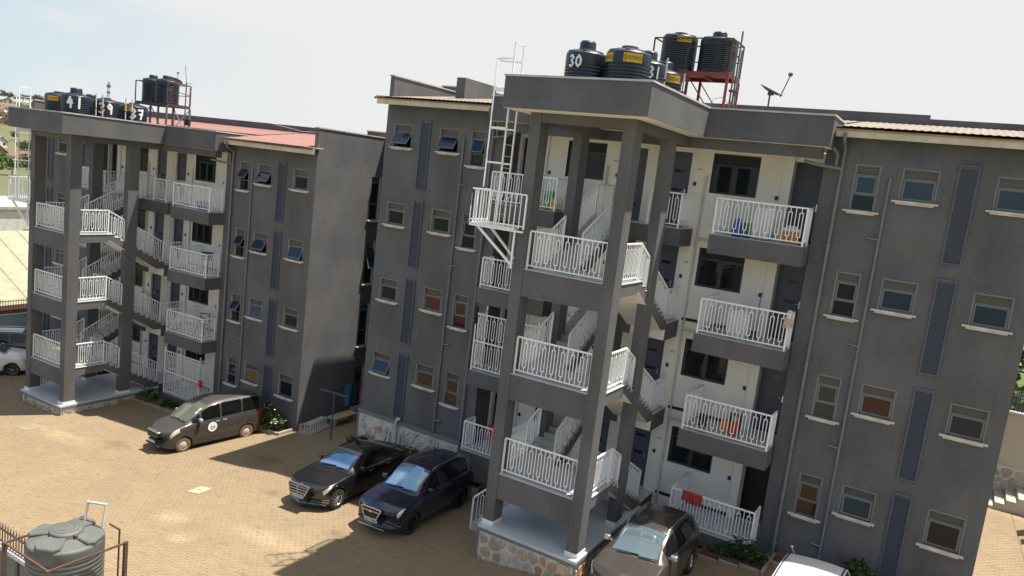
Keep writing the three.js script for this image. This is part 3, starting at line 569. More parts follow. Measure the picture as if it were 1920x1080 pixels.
// land beyond: falls to a valley on the left, then a hillside town; one sheet out to the horizon
function landY(x, z) {
  const r = Math.hypot(x - 9, z - 23), side = sstep(0.1, 0.75, -(x - 9) / Math.max(r, 1));
  const far = r < 60 ? -3.4 : r < 130 ? lerp(-3.4, -6.5, (r - 60) / 70) : r < 420 ? -6.5 - sstep(130, 260, r) * 1.2 : r < 1100 ? lerp(-7.7, 26, sstep(380, 1100, r)) : 26 + (r - 1100) * 0.002;
  const other = r < 80 ? -1.6 : -1.6 - sstep(80, 400, r) * 6;
  let y = lerp(other, far, side) + (r > 90 ? (fbm(x * 0.012, z * 0.012, 2) - 0.5) * 4 : 0);
  if (x > -37 && x < 17 && z > -15 && z < 16) y = Math.min(y, groundY(x) - 0.6);
  return y;
}
{
  const ax = (n, m) => { const out = []; for (let i = -n; i <= n; i++) out.push(Math.sign(i) * Math.pow(Math.abs(i) / n, 2.6) * m); return out; };
  struct('ground', sheet(ax(60, 1250).map((v) => v - 10), ax(60, 1250), landY), mat(0.1, 0.115, 0.055, 0.95, { map: tex(128, 128, (u, v) => { const n = 0.6 * tnoise(u, v, 5, 5, 71) + 0.4 * tnoise(u, v, 19, 19, 72); return [0.6 + 0.6 * n, 0.75 + 0.2 * n, 0.6 + 0.3 * n]; }, true, 60) }));
}
// ---- interlocking pavers, zigzag long edges, laid in running bond
const PV = { L: 0.226, W: 0.113 };
function paverGeo(tris) {
  const L = PV.L - 0.0025, W = PV.W - 0.0035, e = 0.012, us = [-0.5, -0.25, 0, 0.25, 0.5], zz = [0, e, 0, -e, 0], pos = [], nor = [], b = 0.004;
  const push = (a, c, d) => { const n = new THREE.Vector3().subVectors(c, a).cross(new THREE.Vector3().subVectors(d, a)).normalize(); for (const v of [a, c, d]) { pos.push(v.x, v.y, v.z); nor.push(n.x, n.y, n.z); } };
  const lo = us.map((u, i) => [u * L, zz[i] - W / 2]), hi = us.map((u, i) => [u * L, zz[i] + W / 2]);
  const topIn = (p, s) => V(p[0] * (1 - b * 2 / L), 0, p[1] - s * b), low = (p) => V(p[0], -0.03, p[1]);
  for (let i = 0; i < 4; i++) { const a = topIn(lo[i], -1), c = topIn(lo[i + 1], -1), d = topIn(hi[i], 1), f = topIn(hi[i + 1], 1); push(a, d, c); push(c, d, f); }
  const ring = [...lo.map((p) => [topIn(p, -1), low(p)]), ...hi.slice().reverse().map((p) => [topIn(p, 1), low(p)])];
  for (let i = 0; i < ring.length; i++) { const [a, al] = ring[i], [c, cl] = ring[(i + 1) % ring.length]; push(a, c, al); push(c, cl, al); }
  const g = new THREE.BufferGeometry(); g.setAttribute('position', new THREE.Float32BufferAttribute(pos, 3)); g.setAttribute('normal', new THREE.Float32BufferAttribute(nor, 3)); return metric(g);
}
{
  const g = paverGeo(), R = rng(9), spots = [];
  const A = inA(0, 0, 0), fp = (x, z) => (x > -10.9 && x < 10.8 && z < 0.05) || (x > -5.4 && x < 5.4 && z < 0.85) || (Math.abs(x) < 1.62 && z < 5.06) || (x > A[0] - 10.8 && x < A[0] + 10.8 && z < 0.1) || (Math.abs(x - A[0]) < 5.4 && z < 0.9) || (Math.abs(x - A[0]) < 1.65 && z < 5.15);
  for (let r = 0; ; r++) {
    const z = -9 + r * PV.W; if (z > 14.6) break;
    for (let c = 0; ; c++) {
      const x = -33.5 + c * PV.L + (r % 2) * PV.L / 2; if (x > 14.2) break;
      if (z < -0.2 && !(x > -14.6 && x < -10.8) && !(x > 10.9)) continue;
      if (fp(x, z)) continue;
      spots.push([x, z]);
    }
  }
  const tone = (x, z) => { const a = fbm(x * 0.35, z * 0.35, 4), b = fbm(x * 1.7, z * 1.7, 8), j = R(), o = sstep(0.55, 0.8, fbm(x * 0.22 + 9, z * 0.5, 6)); const blot = (cx, cz, rx, rz) => Math.max(0, 1 - Math.hypot((x - cx) / rx, (z - cz) / rz)) * fbm(x * 5, z * 5, 3, 3), lime = Math.min(1, 2.2 * (blot(-6.9, 8.1, 1.9, 0.5) + blot(-10.3, 8.9, 0.8, 0.6) + blot(-8.9, 9.6, 0.6, 0.4) + blot(-21, 6.4, 2.2, 0.6))), oil = Math.min(0.6, 1.6 * (blot(-5.6, 6.6, 0.5, 0.4) + blot(-12.4, 3.4, 1.1, 0.8) + blot(-18.5, 5.6, 0.9, 0.6) + blot(-9.4, 5.6, 0.5, 0.3))); const k = (1 + 0.35 * lime - 0.5 * oil) * (R() < 0.035 ? 0.86 : 1) * 0.83 + 0.11 * (a - 0.5) + 0.16 * (b - 0.5) + 0.09 * (j - 0.5); return [0.362 * k * (1 + 0.04 * o), 0.27 * k * (1 - 0.02 * o), 0.165 * k * (1 - 0.1 * o)]; };
  // the ones that show largest stand as pieces of their own
  const cam = camera.position, d2 = ([x, z]) => (x - cam.x) ** 2 + (z - cam.z) ** 2 + 120;
  const vis = (x, z) => z > 8.6 && x > -9.5 && x < -2.2;
  const pick = spots.filter(([x, z]) => vis(x, z)).sort((p, q) => d2(p) - d2(q)).slice(0, 300), chosen = new Set(pick.map((p) => p.join()));
  const paving = new THREE.Group(); paving.name = 'paving'; paving.userData = { kind: 'structure' }; scene.add(paving);
  const place = (x, z) => { const m = new THREE.Matrix4().makeRotationZ(Math.atan(groundSlope(x)) + (R() - 0.5) * 0.012); m.multiply(new THREE.Matrix4().makeRotationX((R() - 0.5) * 0.012)); m.setPosition(x, groundY(x) + (R() - 0.5) * 0.004, z); return m; };
  const pmats = Array.from({ length: 8 }, (_, i) => { const k = 0.82 + (i - 3.5) * 0.018; return mat(0.355 * k, 0.27 * k, 0.165 * k, 0.9, { map: dirtMap }); });
  for (const [x, z] of pick) { const o = part('paver', g, pmats[Math.floor(R() * 8)], paving); o.applyMatrix4(place(x, z)); }
  const rest = spots.filter((p) => !chosen.has(p.join())), inst = new THREE.InstancedMesh(g, M.paver, rest.length), c = new THREE.Color();
  rest.forEach(([x, z], i) => { inst.setMatrixAt(i, place(x, z)); inst.setColorAt(i, c.setRGB(...tone(x, z))); });
  inst.name = 'pavers'; inst.userData = { kind: 'stuff' }; shade(inst); paving.add(inst);
}
// ---- planting beds with kerbs against the walls
function bed(x0, x1, z0, z1, label, rise = 0.14, sides = 'fr') {
  const b = thing('planting_bed', label, 'planting bed', [x0, groundY(x0), z0], 0, 'planting beds along the walls');
  const y = (x) => groundY(x) - groundY(x0), w = x1 - x0, d = z1 - z0, n = Math.max(1, Math.round(w / 0.62)), lo = Math.min(y(x0), y(x1)) - 0.1;
  part('soil', [box(0.05, w - 0.05, lo, Math.max(y(x0), y(x1)) + rise - 0.05, 0, d - 0.08)], M.soil, b);
  for (let i = 0; i < n; i++) part('kerb_stone', [rbox(i * w / n + 0.006, (i + 1) * w / n - 0.006, lo, y(x0 + (i + 0.5) * w / n) + rise, d - 0.1, d, 0.015)], M.kerb, b);
  if (sides.includes('r')) part('kerb_stone', [rbox(w, w + 0.1, lo, y(x1) + rise, 0, d, 0.015)], M.kerb, b);
  if (sides.includes('l')) part('kerb_stone', [rbox(-0.1, 0, lo, y(x0) + rise, 0, d, 0.015)], M.kerb, b);
  return b;
}
bed(3.95, 5.75, 0.85, 1.55, 'kerbed planting bed below the balcony with the red towel');
bed(5.9, 10.6, 0.02, 0.75, 'narrow kerbed planting bed behind the white car', 0.12, 'l');
bed(A_POS[0] + 1.75, A_POS[0] + 5.8, 0.95, 1.7, 'kerbed planting bed below the white caged balcony beside the van');
bed(A_POS[0] + 8.9, A_POS[0] + 10.6, 0.0, 0.8, 'kerbed planting bed at the building corner behind the van');
bed(-10.75, -5.4, 0.1, 0.75, 'kerbed planting bed along the whitewashed stone plinth behind the black cars', 0.1);
// ---- inspection covers
function cover(x, z, w, turn, label, plate = mat(0.46, 0.41, 0.27, 0.9, { map: dirtMap })) {
  const c = thing('inspection_cover', label, 'manhole cover', [x, groundY(x) + 0.004, z], turn, 'square inspection covers in the yard');
  c.rotation.z = Math.atan(groundSlope(x));
  part('cover_frame', frameRing(-w / 2, w / 2, -w / 2, w / 2, -0.02, 0.012, 0.035).map((g) => g.rotateX(-Math.PI / 2)), M.kerb, c);
  part('cover_plate', [box(-w / 2 + 0.04, w / 2 - 0.04, -0.015, 0.01, -w / 2 + 0.04, w / 2 - 0.04)], plate, c);
  part('lifting_ring', [new THREE.TorusGeometry(0.03, 0.006, 6, 12).rotateX(Math.PI / 2).translate(0, 0.014, 0)], M.steelRust, c);
}
cover(-11.6, 6.9, 0.62, 0.05, 'pale square inspection cover in the sunlit paving in front of the black saloon');
cover(-22.9, 6.65, 0.66, 0.1, 'dusty square inspection cover in front of the stone plinth of the further block', mat(0.3, 0.24, 0.15, 0.95, { map: dirtMap }));
// ---- drain kerb along the further block's end wall
{
  const [x0] = inA(10.78, 0, 0); const k = thing('drain_kerb', 'low stone kerb along the foot of the shaded end wall', 'kerb', [x0 + 0.02, groundY(x0) - 0.02, -8]);
  for (let i = 0; i < 10; i++) part('kerb_stone', [rbox(0, 0.22, 0, 0.34, i * 0.78, i * 0.78 + 0.76, 0.02)], M.kerb, k);
}
// ================================================================ roof tanks, stands, aerials
function canvasTex(w, h, draw) { const c = document.createElement('canvas'); c.width = w; c.height = h; const x = c.getContext('2d'); draw(x, w, h); const t = new THREE.CanvasTexture(c); t.colorSpace = THREE.SRGBColorSpace; return t; }
const tankLabel = new THREE.MeshStandardMaterial({ roughness: 0.5, map: canvasTex(256, 64, (x, w, h) => {
  x.fillStyle = '#c9a410'; x.fillRect(0, 0, w, h); x.strokeStyle = '#1d1a08'; x.lineWidth = 5;
  for (const cx of [28, 228]) { x.beginPath(); x.arc(cx, 32, 19, 0, 7); x.stroke(); x.beginPath(); x.arc(cx, 32, 8, 0, 7); x.stroke(); }
  x.fillStyle = '#1d1a08'; x.font = 'bold 38px sans-serif'; x.textAlign = 'center'; x.fillText('CRESTANK', w / 2, 46, 150);
}) });
const DIGITS = {                                        // brush strokes in a 0..1 by 0..1 box
  0: [[[0.5, 0.05], [0.15, 0.3], [0.12, 0.7], [0.45, 0.96], [0.8, 0.75], [0.85, 0.35], [0.5, 0.05]]], 1: [[[0.5, 0.03], [0.46, 0.97]]],
  3: [[[0.15, 0.12], [0.5, 0.02], [0.78, 0.22], [0.4, 0.48], [0.8, 0.7], [0.5, 0.96], [0.1, 0.88]]], 4: [[[0.45, 0.02], [0.1, 0.55], [0.75, 0.52]], [[0.62, 0.25], [0.55, 0.98]]],
  7: [[[0.1, 0.1], [0.8, 0.06], [0.5, 0.96]], [[0.3, 0.5], [0.75, 0.5]]], 9: [[[0.78, 0.25], [0.45, 0.05], [0.18, 0.3], [0.45, 0.52], [0.76, 0.3], [0.7, 0.96]]], 2: [[[0.15, 0.2], [0.5, 0.02], [0.8, 0.25], [0.15, 0.93], [0.85, 0.93]]],
};
const numMats = new Map();
function numberMat(s) {
  if (!numMats.has(s)) numMats.set(s, new THREE.MeshStandardMaterial({ color: new THREE.Color().setRGB(0.78, 0.8, 0.8), roughness: 0.7, transparent: true, alphaTest: 0.4, alphaMap: (() => { const t = canvasTex(128, 96, (x, w, h) => { x.fillStyle = '#000'; x.fillRect(0, 0, w, h); x.strokeStyle = '#fff'; x.lineWidth = 15; x.lineCap = 'round'; x.lineJoin = 'round'; [...s].forEach((d, i) => { for (const st of DIGITS[d]) { x.beginPath(); st.forEach(([u, v], k) => { const X = 8 + i * 60 + u * 50, Y = 9 + v * 78; k ? x.lineTo(X, Y) : x.moveTo(X, Y); }); x.stroke(); } }); }); t.colorSpace = THREE.NoColorSpace; return t; })() }));
  return numMats.get(s);
}
function patch(r, a0, a1, y0, y1) { const g = new THREE.CylinderGeometry(r, r, y1 - y0, 14, 1, true, a0, a1 - a0).translate(0, (y0 + y1) / 2, 0); return g; }   // keeps its own uv
function tankBody(r, h, ribs) {                          // lathe profile: ribbed wall, plain band, domed shoulder
  const p = [[0, 0], [r * 0.98, 0], [r, 0.04]], top = h * 0.76;
  for (let i = 0; i < ribs; i++) { const y = lerp(0.06, top, i / ribs), dy = (top - 0.06) / ribs; p.push([r, y], [r, y + dy * 0.5], [r - 0.022, y + dy * 0.62], [r - 0.022, y + dy * 0.85]); }
  p.push([r, top], [r, h * 0.93], [r * 0.97, h * 0.965], [r * 0.55, h * 1.02], [r * 0.42, h * 1.03], [0, h * 1.03]);
  return new THREE.LatheGeometry(p.map(([x, y]) => new THREE.Vector2(Math.max(x, 0.0005), y)), 40);
}
function tank(pos, r, h, label, o = {}) {
  const t = thing('water_tank', label, 'water tank', pos, 0, o.group || 'black water tanks on the roofs');
  const body = part('body', metric(clean(tankBody(r, h, 13))), M.tank, t);
  if (o.flat) part('lid', [new THREE.CylinderGeometry(r * 0.36, r * 0.4, 0.07, 28).translate(0, h * 1.05, 0)], M.tank, t);
  else part('lid', [new THREE.LatheGeometry([[0.0005, h * 1.19], [r * 0.34, h * 1.185], [r * 0.4, h * 1.15], [r * 0.4, h * 1.06], [r * 0.44, h * 1.03], [r * 0.44, h * 1.0]].map(([x, y]) => new THREE.Vector2(x, y)).reverse(), 28)], M.tank, t);
  const fins = []; for (let i = 0; i < 6; i++) { const a = i * Math.PI / 3 + 0.3; fins.push(bar([Math.sin(a) * r * 0.4, h * 1.02, Math.cos(a) * r * 0.4], [Math.sin(a) * r * 0.93, h * 0.97, Math.cos(a) * r * 0.93], 0.1, 0.06)); }
  part('rib', fins, M.tank, body);
  const raw = (name, g, m) => { const q = shade(new THREE.Mesh(g, m)); q.name = name; t.add(q); return q; };
  for (const a of o.labels || []) raw('maker_label', patch(r + 0.004, a - 0.42, a + 0.42, h * 0.78, h * 0.92), tankLabel);
  if (o.num) raw('painted_number', patch(r + 0.006, o.numA - (o.big ? 0.62 : 0.4), o.numA + (o.big ? 0.62 : 0.4), o.numY ?? h * 0.6, (o.numY ?? h * 0.6) + (o.big ? 0.54 : 0.38)), numberMat(o.num));
  part('inlet_pipe', [pathTube(o.pipe || [[-r * 0.5, h * 1.0, -0.1], [-r * 0.62, h * 1.06, -0.2], [-r - 0.07, h * 0.96, -0.25], [-r - 0.07, -0.02, -0.25]], 0.022, 6)], M.pvc, t);
  return t;
}
const ROOF = 12.28;
tank([-0.62, ROOF, 3.85], 0.56, 1.56, 'black ribbed tank painted 30 beside the tank with the wide yellow label', { num: '30', numA: -0.08, numY: 1.05 });
tank([0.6, ROOF, 3.8], 0.6, 1.62, 'black ribbed tank with wide yellow label between the tanks painted 30 and 31', { labels: [0.6, -0.75], flat: true });
tank([0.6, ROOF, 2.35], 0.53, 1.6, 'black ribbed tank painted 31 behind the tank with the wide yellow label', { num: '31', numA: 0.75, numY: 1.08 });
tank([0.62, ROOF, 1.05], 0.53, 1.56, 'black ribbed tank with small yellow label between tank 31 and the red stand', { labels: [0.95] });
// standpipes on the canopy of the nearer block
function standpipe(x, z, y0, h, label) { const p = thing('standpipe', label, 'pipe', [x, y0, z], 0, 'white standpipes among the roof tanks'); part('pipe', [tube([0, 0, 0], [0, h, 0], 0.028, 8)], M.pvc, p); part('valve', [rbox(-0.05, 0.05, h * 0.62, h * 0.62 + 0.06, -0.04, 0.04, 0.01)], M.steelRed, p); }
standpipe(1.42, 3.1, ROOF, 1.6, 'white standpipe in front of the tank painted 31');
standpipe(1.42, 1.6, ROOF, 1.45, 'white standpipe between tank 31 and the small labelled tank');
// ---- steel tower with two tanks
function tankStand(pos, turn, m, legM, label, deckY) {
  const s = thing('tank_stand', label, 'tank stand', pos, turn, 'steel tank stands on the roofs'), X = 1.2, Z = 0.62;
  part('deck', [box(-X, X, deckY - 0.03, deckY, -Z, Z), bar([-X, deckY - 0.08, Z], [X, deckY - 0.08, Z], 0.05, 0.1), bar([-X, deckY - 0.08, -Z], [X, deckY - 0.08, -Z], 0.05, 0.1), ...[-1, -0.33, 0.33, 1].map((f) => bar([f * X, deckY - 0.08, -Z], [f * X, deckY - 0.08, Z], 0.05, 0.1))], m, s);
  for (const [x, z] of [[-X, Z], [X, Z], [-X, -Z], [X, -Z], [0, Z], [0, -Z]]) part('leg', [box(x - 0.035, x + 0.035, 0, deckY - 0.13, z - 0.035, z + 0.035)], legM, s);
  for (const [a, b] of [[[-X, 0.05, Z], [0, deckY - 0.15, Z]], [[-X, deckY - 0.15, Z], [0, 0.05, Z]], [[0, deckY - 0.15, Z], [X, 0.05, Z]], [[0, deckY - 0.15, -Z], [X, 0.05, -Z]], [[X, deckY - 0.15, -Z], [X, 0.05, Z]]]) part('brace', [bar(a, b, 0.03, 0.03)], legM, s);
  const gh = deckY + 0.95, g = [bar([-X, gh, Z], [X, gh, Z], 0.035), bar([-X, gh, -Z], [X, gh, -Z], 0.035), bar([-X, gh, -Z], [-X, gh, Z], 0.035), bar([X, gh, -Z], [X, gh, Z], 0.035), bar([-X, gh - 0.48, -Z], [X, gh - 0.48, -Z], 0.03), bar([X, gh - 0.45, -Z], [X, gh - 0.3, Z], 0.03)];
  for (const [x, z] of [[-X, Z], [X, Z], [-X, -Z], [X, -Z]]) g.push(box(x - 0.02, x + 0.02, deckY, gh, z - 0.02, z + 0.02));
  part('guard_rail', g, M.steelRust, s);
  return s;
}
tankStand([1.12, ROOF, -0.15], 0, M.steelRed, M.steelRed, 'red painted steel stand carrying two tanks above the nearer flat roof', 1.72);
tank([0.5, ROOF + 1.72, -0.15], 0.54, 1.12, 'black tank with yellow label standing on the red steel stand', { labels: [0.6], flat: true, group: 'black tanks on the steel stands' });
tank([1.72, ROOF + 1.72, -0.15], 0.54, 1.05, 'plain black tank with tall lid on the red steel stand', { group: 'black tanks on the steel stands' });
{ const p = thing('roof_pipes', 'bundle of tall grey pipes beside the red tank stand', 'pipes', [2.46, ROOF, 0.1]); for (const [dx, dz, h] of [[0, 0, 2.95], [0.08, 0.05, 2.4], [-0.06, 0.08, 2.65]]) part('pipe', [tube([dx, 0, dz], [dx, h, dz], 0.028, 8)], M.pipe, p); part('pipe_bracket', [box(-0.12, 0.14, 1.2, 1.26, -0.04, 0.13)], M.steelGrey, p); }
// the further block's roof
const RA = (x, z, y = ROOF) => inA(x, y, z);
const gA = 'black tanks on the further block';
tank(RA(-0.3, 4.4), 0.55, 1.4, 'black tank with yellow label behind the tank painted 41', { labels: [0.6], flat: true, group: gA });
tank(RA(0.9, 4.36), 0.58, 1.45, 'black tank painted 41 with tall lid on the further block', { num: '41', numA: 1.0, numY: 0.82, big: 1, group: gA });
tank(RA(-0.2, 3.05), 0.54, 1.34, 'black tank with a side label close behind tank 41', { labels: [1.3], group: gA });
tank(RA(0.9, 3.04), 0.55, 1.4, 'black tank painted 39 on the further block', { flat: true, num: '39', numA: 1.05, numY: 0.76, big: 1, group: gA });
tank(RA(-0.2, 1.72), 0.54, 1.34, 'plain black tank squeezed between tanks 39 and 37', { flat: true, group: gA });
tank(RA(0.9, 1.7), 0.56, 1.36, 'black tank painted 37 with yellow label on the further block', { flat: true, num: '37', numA: 1.25, numY: 0.7, big: 1, labels: [0.55], group: gA });
for (const [x, z] of [[1.5, 3.85], [1.5, 3.55], [1.5, 2.5], [1.5, 2.2]]) standpipe(...(() => { const q = RA(x, z); return [q[0], q[2]]; })(), ROOF + A_POS[1], 1.6, 'white standpipe in front of the numbered tanks on the further block');
tankStand(RA(0.36, -0.1), A_TURN, M.steelRust, M.steelGrey, 'rusty steel stand with pale legs carrying two tanks on the further block', 1.66);
tank(RA(-0.42, -0.1, ROOF + 1.66), 0.48, 1.1, 'black tank with flat lid on the rusty stand of the further block', { group: 'black tanks on the steel stands' });
tank(RA(0.72, -0.05, ROOF + 1.66), 0.54, 1.1, 'black ribbed tank beside the tall mast on the rusty stand', { group: 'black tanks on the steel stands' });
{ const q = RA(2.05, -0.1), m = thing('aerial_mast', 'thin aerial mast beside the tank stand on the further block', 'aerial', q); part('mast', [tube([0, 0, 0], [0, 2.75, 0], 0.03, 8), tube([0.15, 0, -0.1], [0.15, 2.5, -0.1], 0.02, 8)], M.steelGrey, m); part('aerial', [tube([0, 2.7, 0], [-0.15, 3.5, 0], 0.014, 6), tube([-0.3, 2.62, 0], [0.45, 2.68, 0], 0.012, 6)], M.steelGrey, m); part('junction_box', [rbox(0.12, 0.36, 0.75, 1.05, -0.08, 0.08, 0.02)], M.black, m); }
// satellite dishes
function dish(pos, turn, mh, label, m) {
  m.side = THREE.DoubleSide;
  const d = thing('satellite_dish', label, 'satellite dish', pos, turn, 'satellite dishes on the roofs');
  part('mount', [pathTube([[0, 0, 0], [0.06, mh * 0.6, 0], [0.06, mh, 0]], 0.026, 8), rbox(0.0, 0.16, mh - 0.06, mh + 0.04, -0.05, 0.05, 0.01)], m, d);
  part('reflector', [new THREE.SphereGeometry(0.9, 32, 8, 0, Math.PI * 2, 0, 0.44).translate(0, -0.9, 0).rotateX(Math.PI).rotateZ(-0.42).translate(0.06, mh + 0.02, 0)], m, d);
  part('feed_arm', [tube([0.36, mh - 0.1, 0], [0.56, mh + 0.52, 0], 0.016, 6), rbox(0.5, 0.62, mh + 0.5, mh + 0.6, -0.04, 0.04, 0.02)], m, d);
}
dish([3.36, ROOF, -0.3], -0.06, 1.28, 'thin grey satellite dish seen edge on above the nearer canopy roof', mat(0.1, 0.1, 0.105, 0.6));
dish(RA(-0.15, -1.0, ROOF), 2.2, 2.75, 'rusty brown satellite dish peeking out behind the two tanks of the rusty stand', mat(0.22, 0.13, 0.09, 0.7));
// ================================================================ vehicles
function curve(tbl) {                                    // monotone cubic through (s, value) pairs
  const n = tbl.length, d = [], m = [];
  for (let i = 0; i + 1 < n; i++) d.push((tbl[i + 1][1] - tbl[i][1]) / (tbl[i + 1][0] - tbl[i][0]));
  m.push(d[0]); for (let i = 1; i + 1 < n; i++) m.push(d[i - 1] * d[i] <= 0 ? 0 : 2 * d[i - 1] * d[i] / (d[i - 1] + d[i])); m.push(d[n - 2]);
  return (s) => {
    if (s <= tbl[0][0]) return tbl[0][1]; if (s >= tbl[n - 1][0]) return tbl[n - 1][1];
    let i = 0; while (s > tbl[i + 1][0]) i++;
    const h = tbl[i + 1][0] - tbl[i][0], t = (s - tbl[i][0]) / h, t2 = t * t, t3 = t2 * t;
    return (2 * t3 - 3 * t2 + 1) * tbl[i][1] + (t3 - 2 * t2 + t) * h * m[i] + (-2 * t3 + 3 * t2) * tbl[i + 1][1] + (t3 - t2) * h * m[i + 1];
  };
}
const lampGlass = new THREE.MeshPhysicalMaterial({ color: new THREE.Color().setRGB(0.62, 0.65, 0.66), roughness: 0.12, metalness: 0.35, clearcoat: 1, clearcoatRoughness: 0.05 });
const lampOld = new THREE.MeshPhysicalMaterial({ color: new THREE.Color().setRGB(0.62, 0.6, 0.4), roughness: 0.25, metalness: 0.1, clearcoat: 0.6 });
const tailRed = new THREE.MeshPhysicalMaterial({ color: new THREE.Color().setRGB(0.3, 0.02, 0.025), roughness: 0.15, clearcoat: 1 });
const filmGlass = new THREE.MeshPhysicalMaterial({ color: new THREE.Color().setRGB(0.3, 0.42, 0.5), roughness: 0.035, metalness: 0.75 });
const clearScreen = new THREE.MeshPhysicalMaterial({ color: new THREE.Color().setRGB(0.11, 0.125, 0.1), roughness: 0.06, metalness: 0.12, ior: 1.9 });
const sideGlass = new THREE.MeshPhysicalMaterial({ color: new THREE.Color().setRGB(0.007, 0.007, 0.008), roughness: 0.04, ior: 1.5 });
const rubber = mat(0.018, 0.017, 0.016, 0.85), rubberDusty = mat(0.15, 0.1, 0.062, 0.95), trim = mat(0.02, 0.02, 0.021, 0.5), silver = mat(0.55, 0.55, 0.56, 0.28, { metalness: 0.9 }), darkRim = mat(0.025, 0.024, 0.024, 0.4, { metalness: 0.5 }), dustyCap = mat(0.5, 0.42, 0.32, 0.6);
const paint = (r, g, b, rough = 0.32, coat = 0.8, metal = 0) => new THREE.MeshPhysicalMaterial({ color: new THREE.Color().setRGB(r, g, b), roughness: rough, metalness: metal, clearcoat: coat, clearcoatRoughness: 0.08 });
function plateMat(text) { return new THREE.MeshStandardMaterial({ roughness: 0.5, map: canvasTex(128, 32, (x, w, h) => { x.fillStyle = '#e4e3dd'; x.fillRect(0, 0, w, h); x.strokeStyle = '#222'; x.lineWidth = 2; x.strokeRect(1, 1, w - 2, h - 2); x.fillStyle = '#16181c'; x.font = 'bold 25px sans-serif'; x.textAlign = 'center'; x.fillText(text, w / 2, 25, w - 12); }) }); }
function wheelGeos(r, w) {
  const t = 0.05; // tyre ring, turned on x
  const tyre = new THREE.LatheGeometry([[r * 0.66, -w / 2], [r * 0.93, -w / 2], [r, -w / 2 + 0.03], [r, w / 2 - 0.03], [r * 0.93, w / 2], [r * 0.66, w / 2], [r * 0.64, w / 2 - t], [r * 0.64, -w / 2 + t], [r * 0.66, -w / 2]].map(([a, b]) => new THREE.Vector2(a, b)), 36).rotateZ(Math.PI / 2);
  return tyre;
}
function makeCar(s, pos, turn, label, category) {
  const car = thing(s.name, label, category, pos, turn, s.group);
  if (s.tilt) { car.rotation.order = 'YXZ'; car.rotation.z = s.tilt; }
  const belt = curve(s.belt), roofT = curve(s.roof), half = curve(s.half), bot = curve(s.bottom), L = s.L, r0 = s.roof[0][0], r1 = s.roof[s.roof.length - 1][0];
  const roof = (q) => (q < r0 || q > r1 ? belt(q) : Math.max(belt(q), roofT(q)));
  const arch = (q) => { let y = bot(q); for (const a of s.axles) { const d = Math.abs(q - a), R = s.wheelR + 0.055; if (d < R) y = Math.max(y, s.wheelR * 0.96 + Math.sqrt(R * R - d * d) - 0.02); } return y; };
  function section(q) {
    const w = half(q), b = Math.min(arch(q), belt(q) - 0.1), be = belt(q), top = roof(q), hh = top - be, k = sstep(0, 0.3, hh), b0 = bot(q);
    const rx = lerp(w * 0.74, s.roofHalf, k), S = [w * 0.925, be + 0.004], E = [rx, be + hh * 0.935 + (1 - k) * 0.012], bulge = 0.02 * k;
    const low = (f) => Math.max(b + 0.02, b0 + f * (be - b0));
    return [[0, b], [w * 0.8, b], [w * 0.965, b + 0.035], [w, low(0.42)], [w * 0.995, Math.max(low(0.42) + 0.005, low(0.74))], [w * 0.972, be - 0.045], S, [lerp(S[0], E[0], 0.3) + bulge, lerp(S[1], E[1], 0.3)], [lerp(S[0], E[0], 0.75) + bulge, lerp(S[1], E[1], 0.75)], E, [rx * 0.6, top + 0.006 + (1 - k) * 0.018], [0, top + 0.022 + (1 - k) * 0.016]];
  }
  const N = 11;
  function P(q, c, sg = 1) {                              // point on the skin: q metres from the nose, c along the section 0..11
    const sec = section(q), i = Math.min(N - 1, Math.floor(c)), f = c - i, x = lerp(sec[i][0], sec[i + 1][0], f), y = lerp(sec[i][1], sec[i + 1][1], f), w = half(q);
    const bowF = s.bow * Math.pow(clamp(1 - q / 0.9), 1.3) * Math.pow(x / w, 2), bowR = (s.bowR ?? 0.12) * Math.pow(clamp(1 - (L - q) / 0.8), 1.3) * Math.pow(x / w, 2);
    const rake = s.rake * clamp(1 - q / 0.35) * Math.max(0, y - 0.35);
    return V(sg * x, y, L / 2 - q - bowF + bowR - rake);
  }
  const qs = []; for (let q = 0; q < L; q += 0.045) qs.push(q); qs.push(0.012, 0.03, L - 0.015, L); qs.sort((a, b) => a - b);
  const pos3 = [], idx = [], M2 = 2 * N + 1;
  const cs = []; for (let c = 0; c <= N; c++) cs.push([c, 1]); for (let c = N - 1; c >= 0; c--) cs.push([c, -1]);
  for (const q of qs) for (const [c, sg] of cs) { const p = P(q, c, sg); pos3.push(p.x, p.y, p.z); }
  for (let i = 0; i + 1 < qs.length; i++) for (let j = 0; j + 1 < M2; j++) { const a = i * M2 + j, b = a + 1, c = a + M2, d = c + 1; idx.push(a, c, b, b, c, d); }
  const cap = (row, flip) => { const base = pos3.length / 3, q = row * M2; let y = 0, z = 0; for (let j = 0; j < M2; j++) { y += pos3[(q + j) * 3 + 1] / M2; z += pos3[(q + j) * 3 + 2] / M2; } for (let j = 0; j < M2; j++) pos3.push(...pos3.slice((q + j) * 3, (q + j) * 3 + 3)); pos3.push(0, y, z + (flip ? -0.01 : 0.015)); for (let j = 0; j + 1 < M2; j++) flip ? idx.push(base + j + 1, base + j, base + M2) : idx.push(base + j, base + j + 1, base + M2); };
  cap(0, false); cap(qs.length - 1, true);
  const g = new THREE.BufferGeometry(); g.setAttribute('position', new THREE.Float32BufferAttribute(pos3, 3)); g.setIndex(idx); g.computeVertexNormals();
  const body = part('body', metric(clean(g)), s.paint, car);
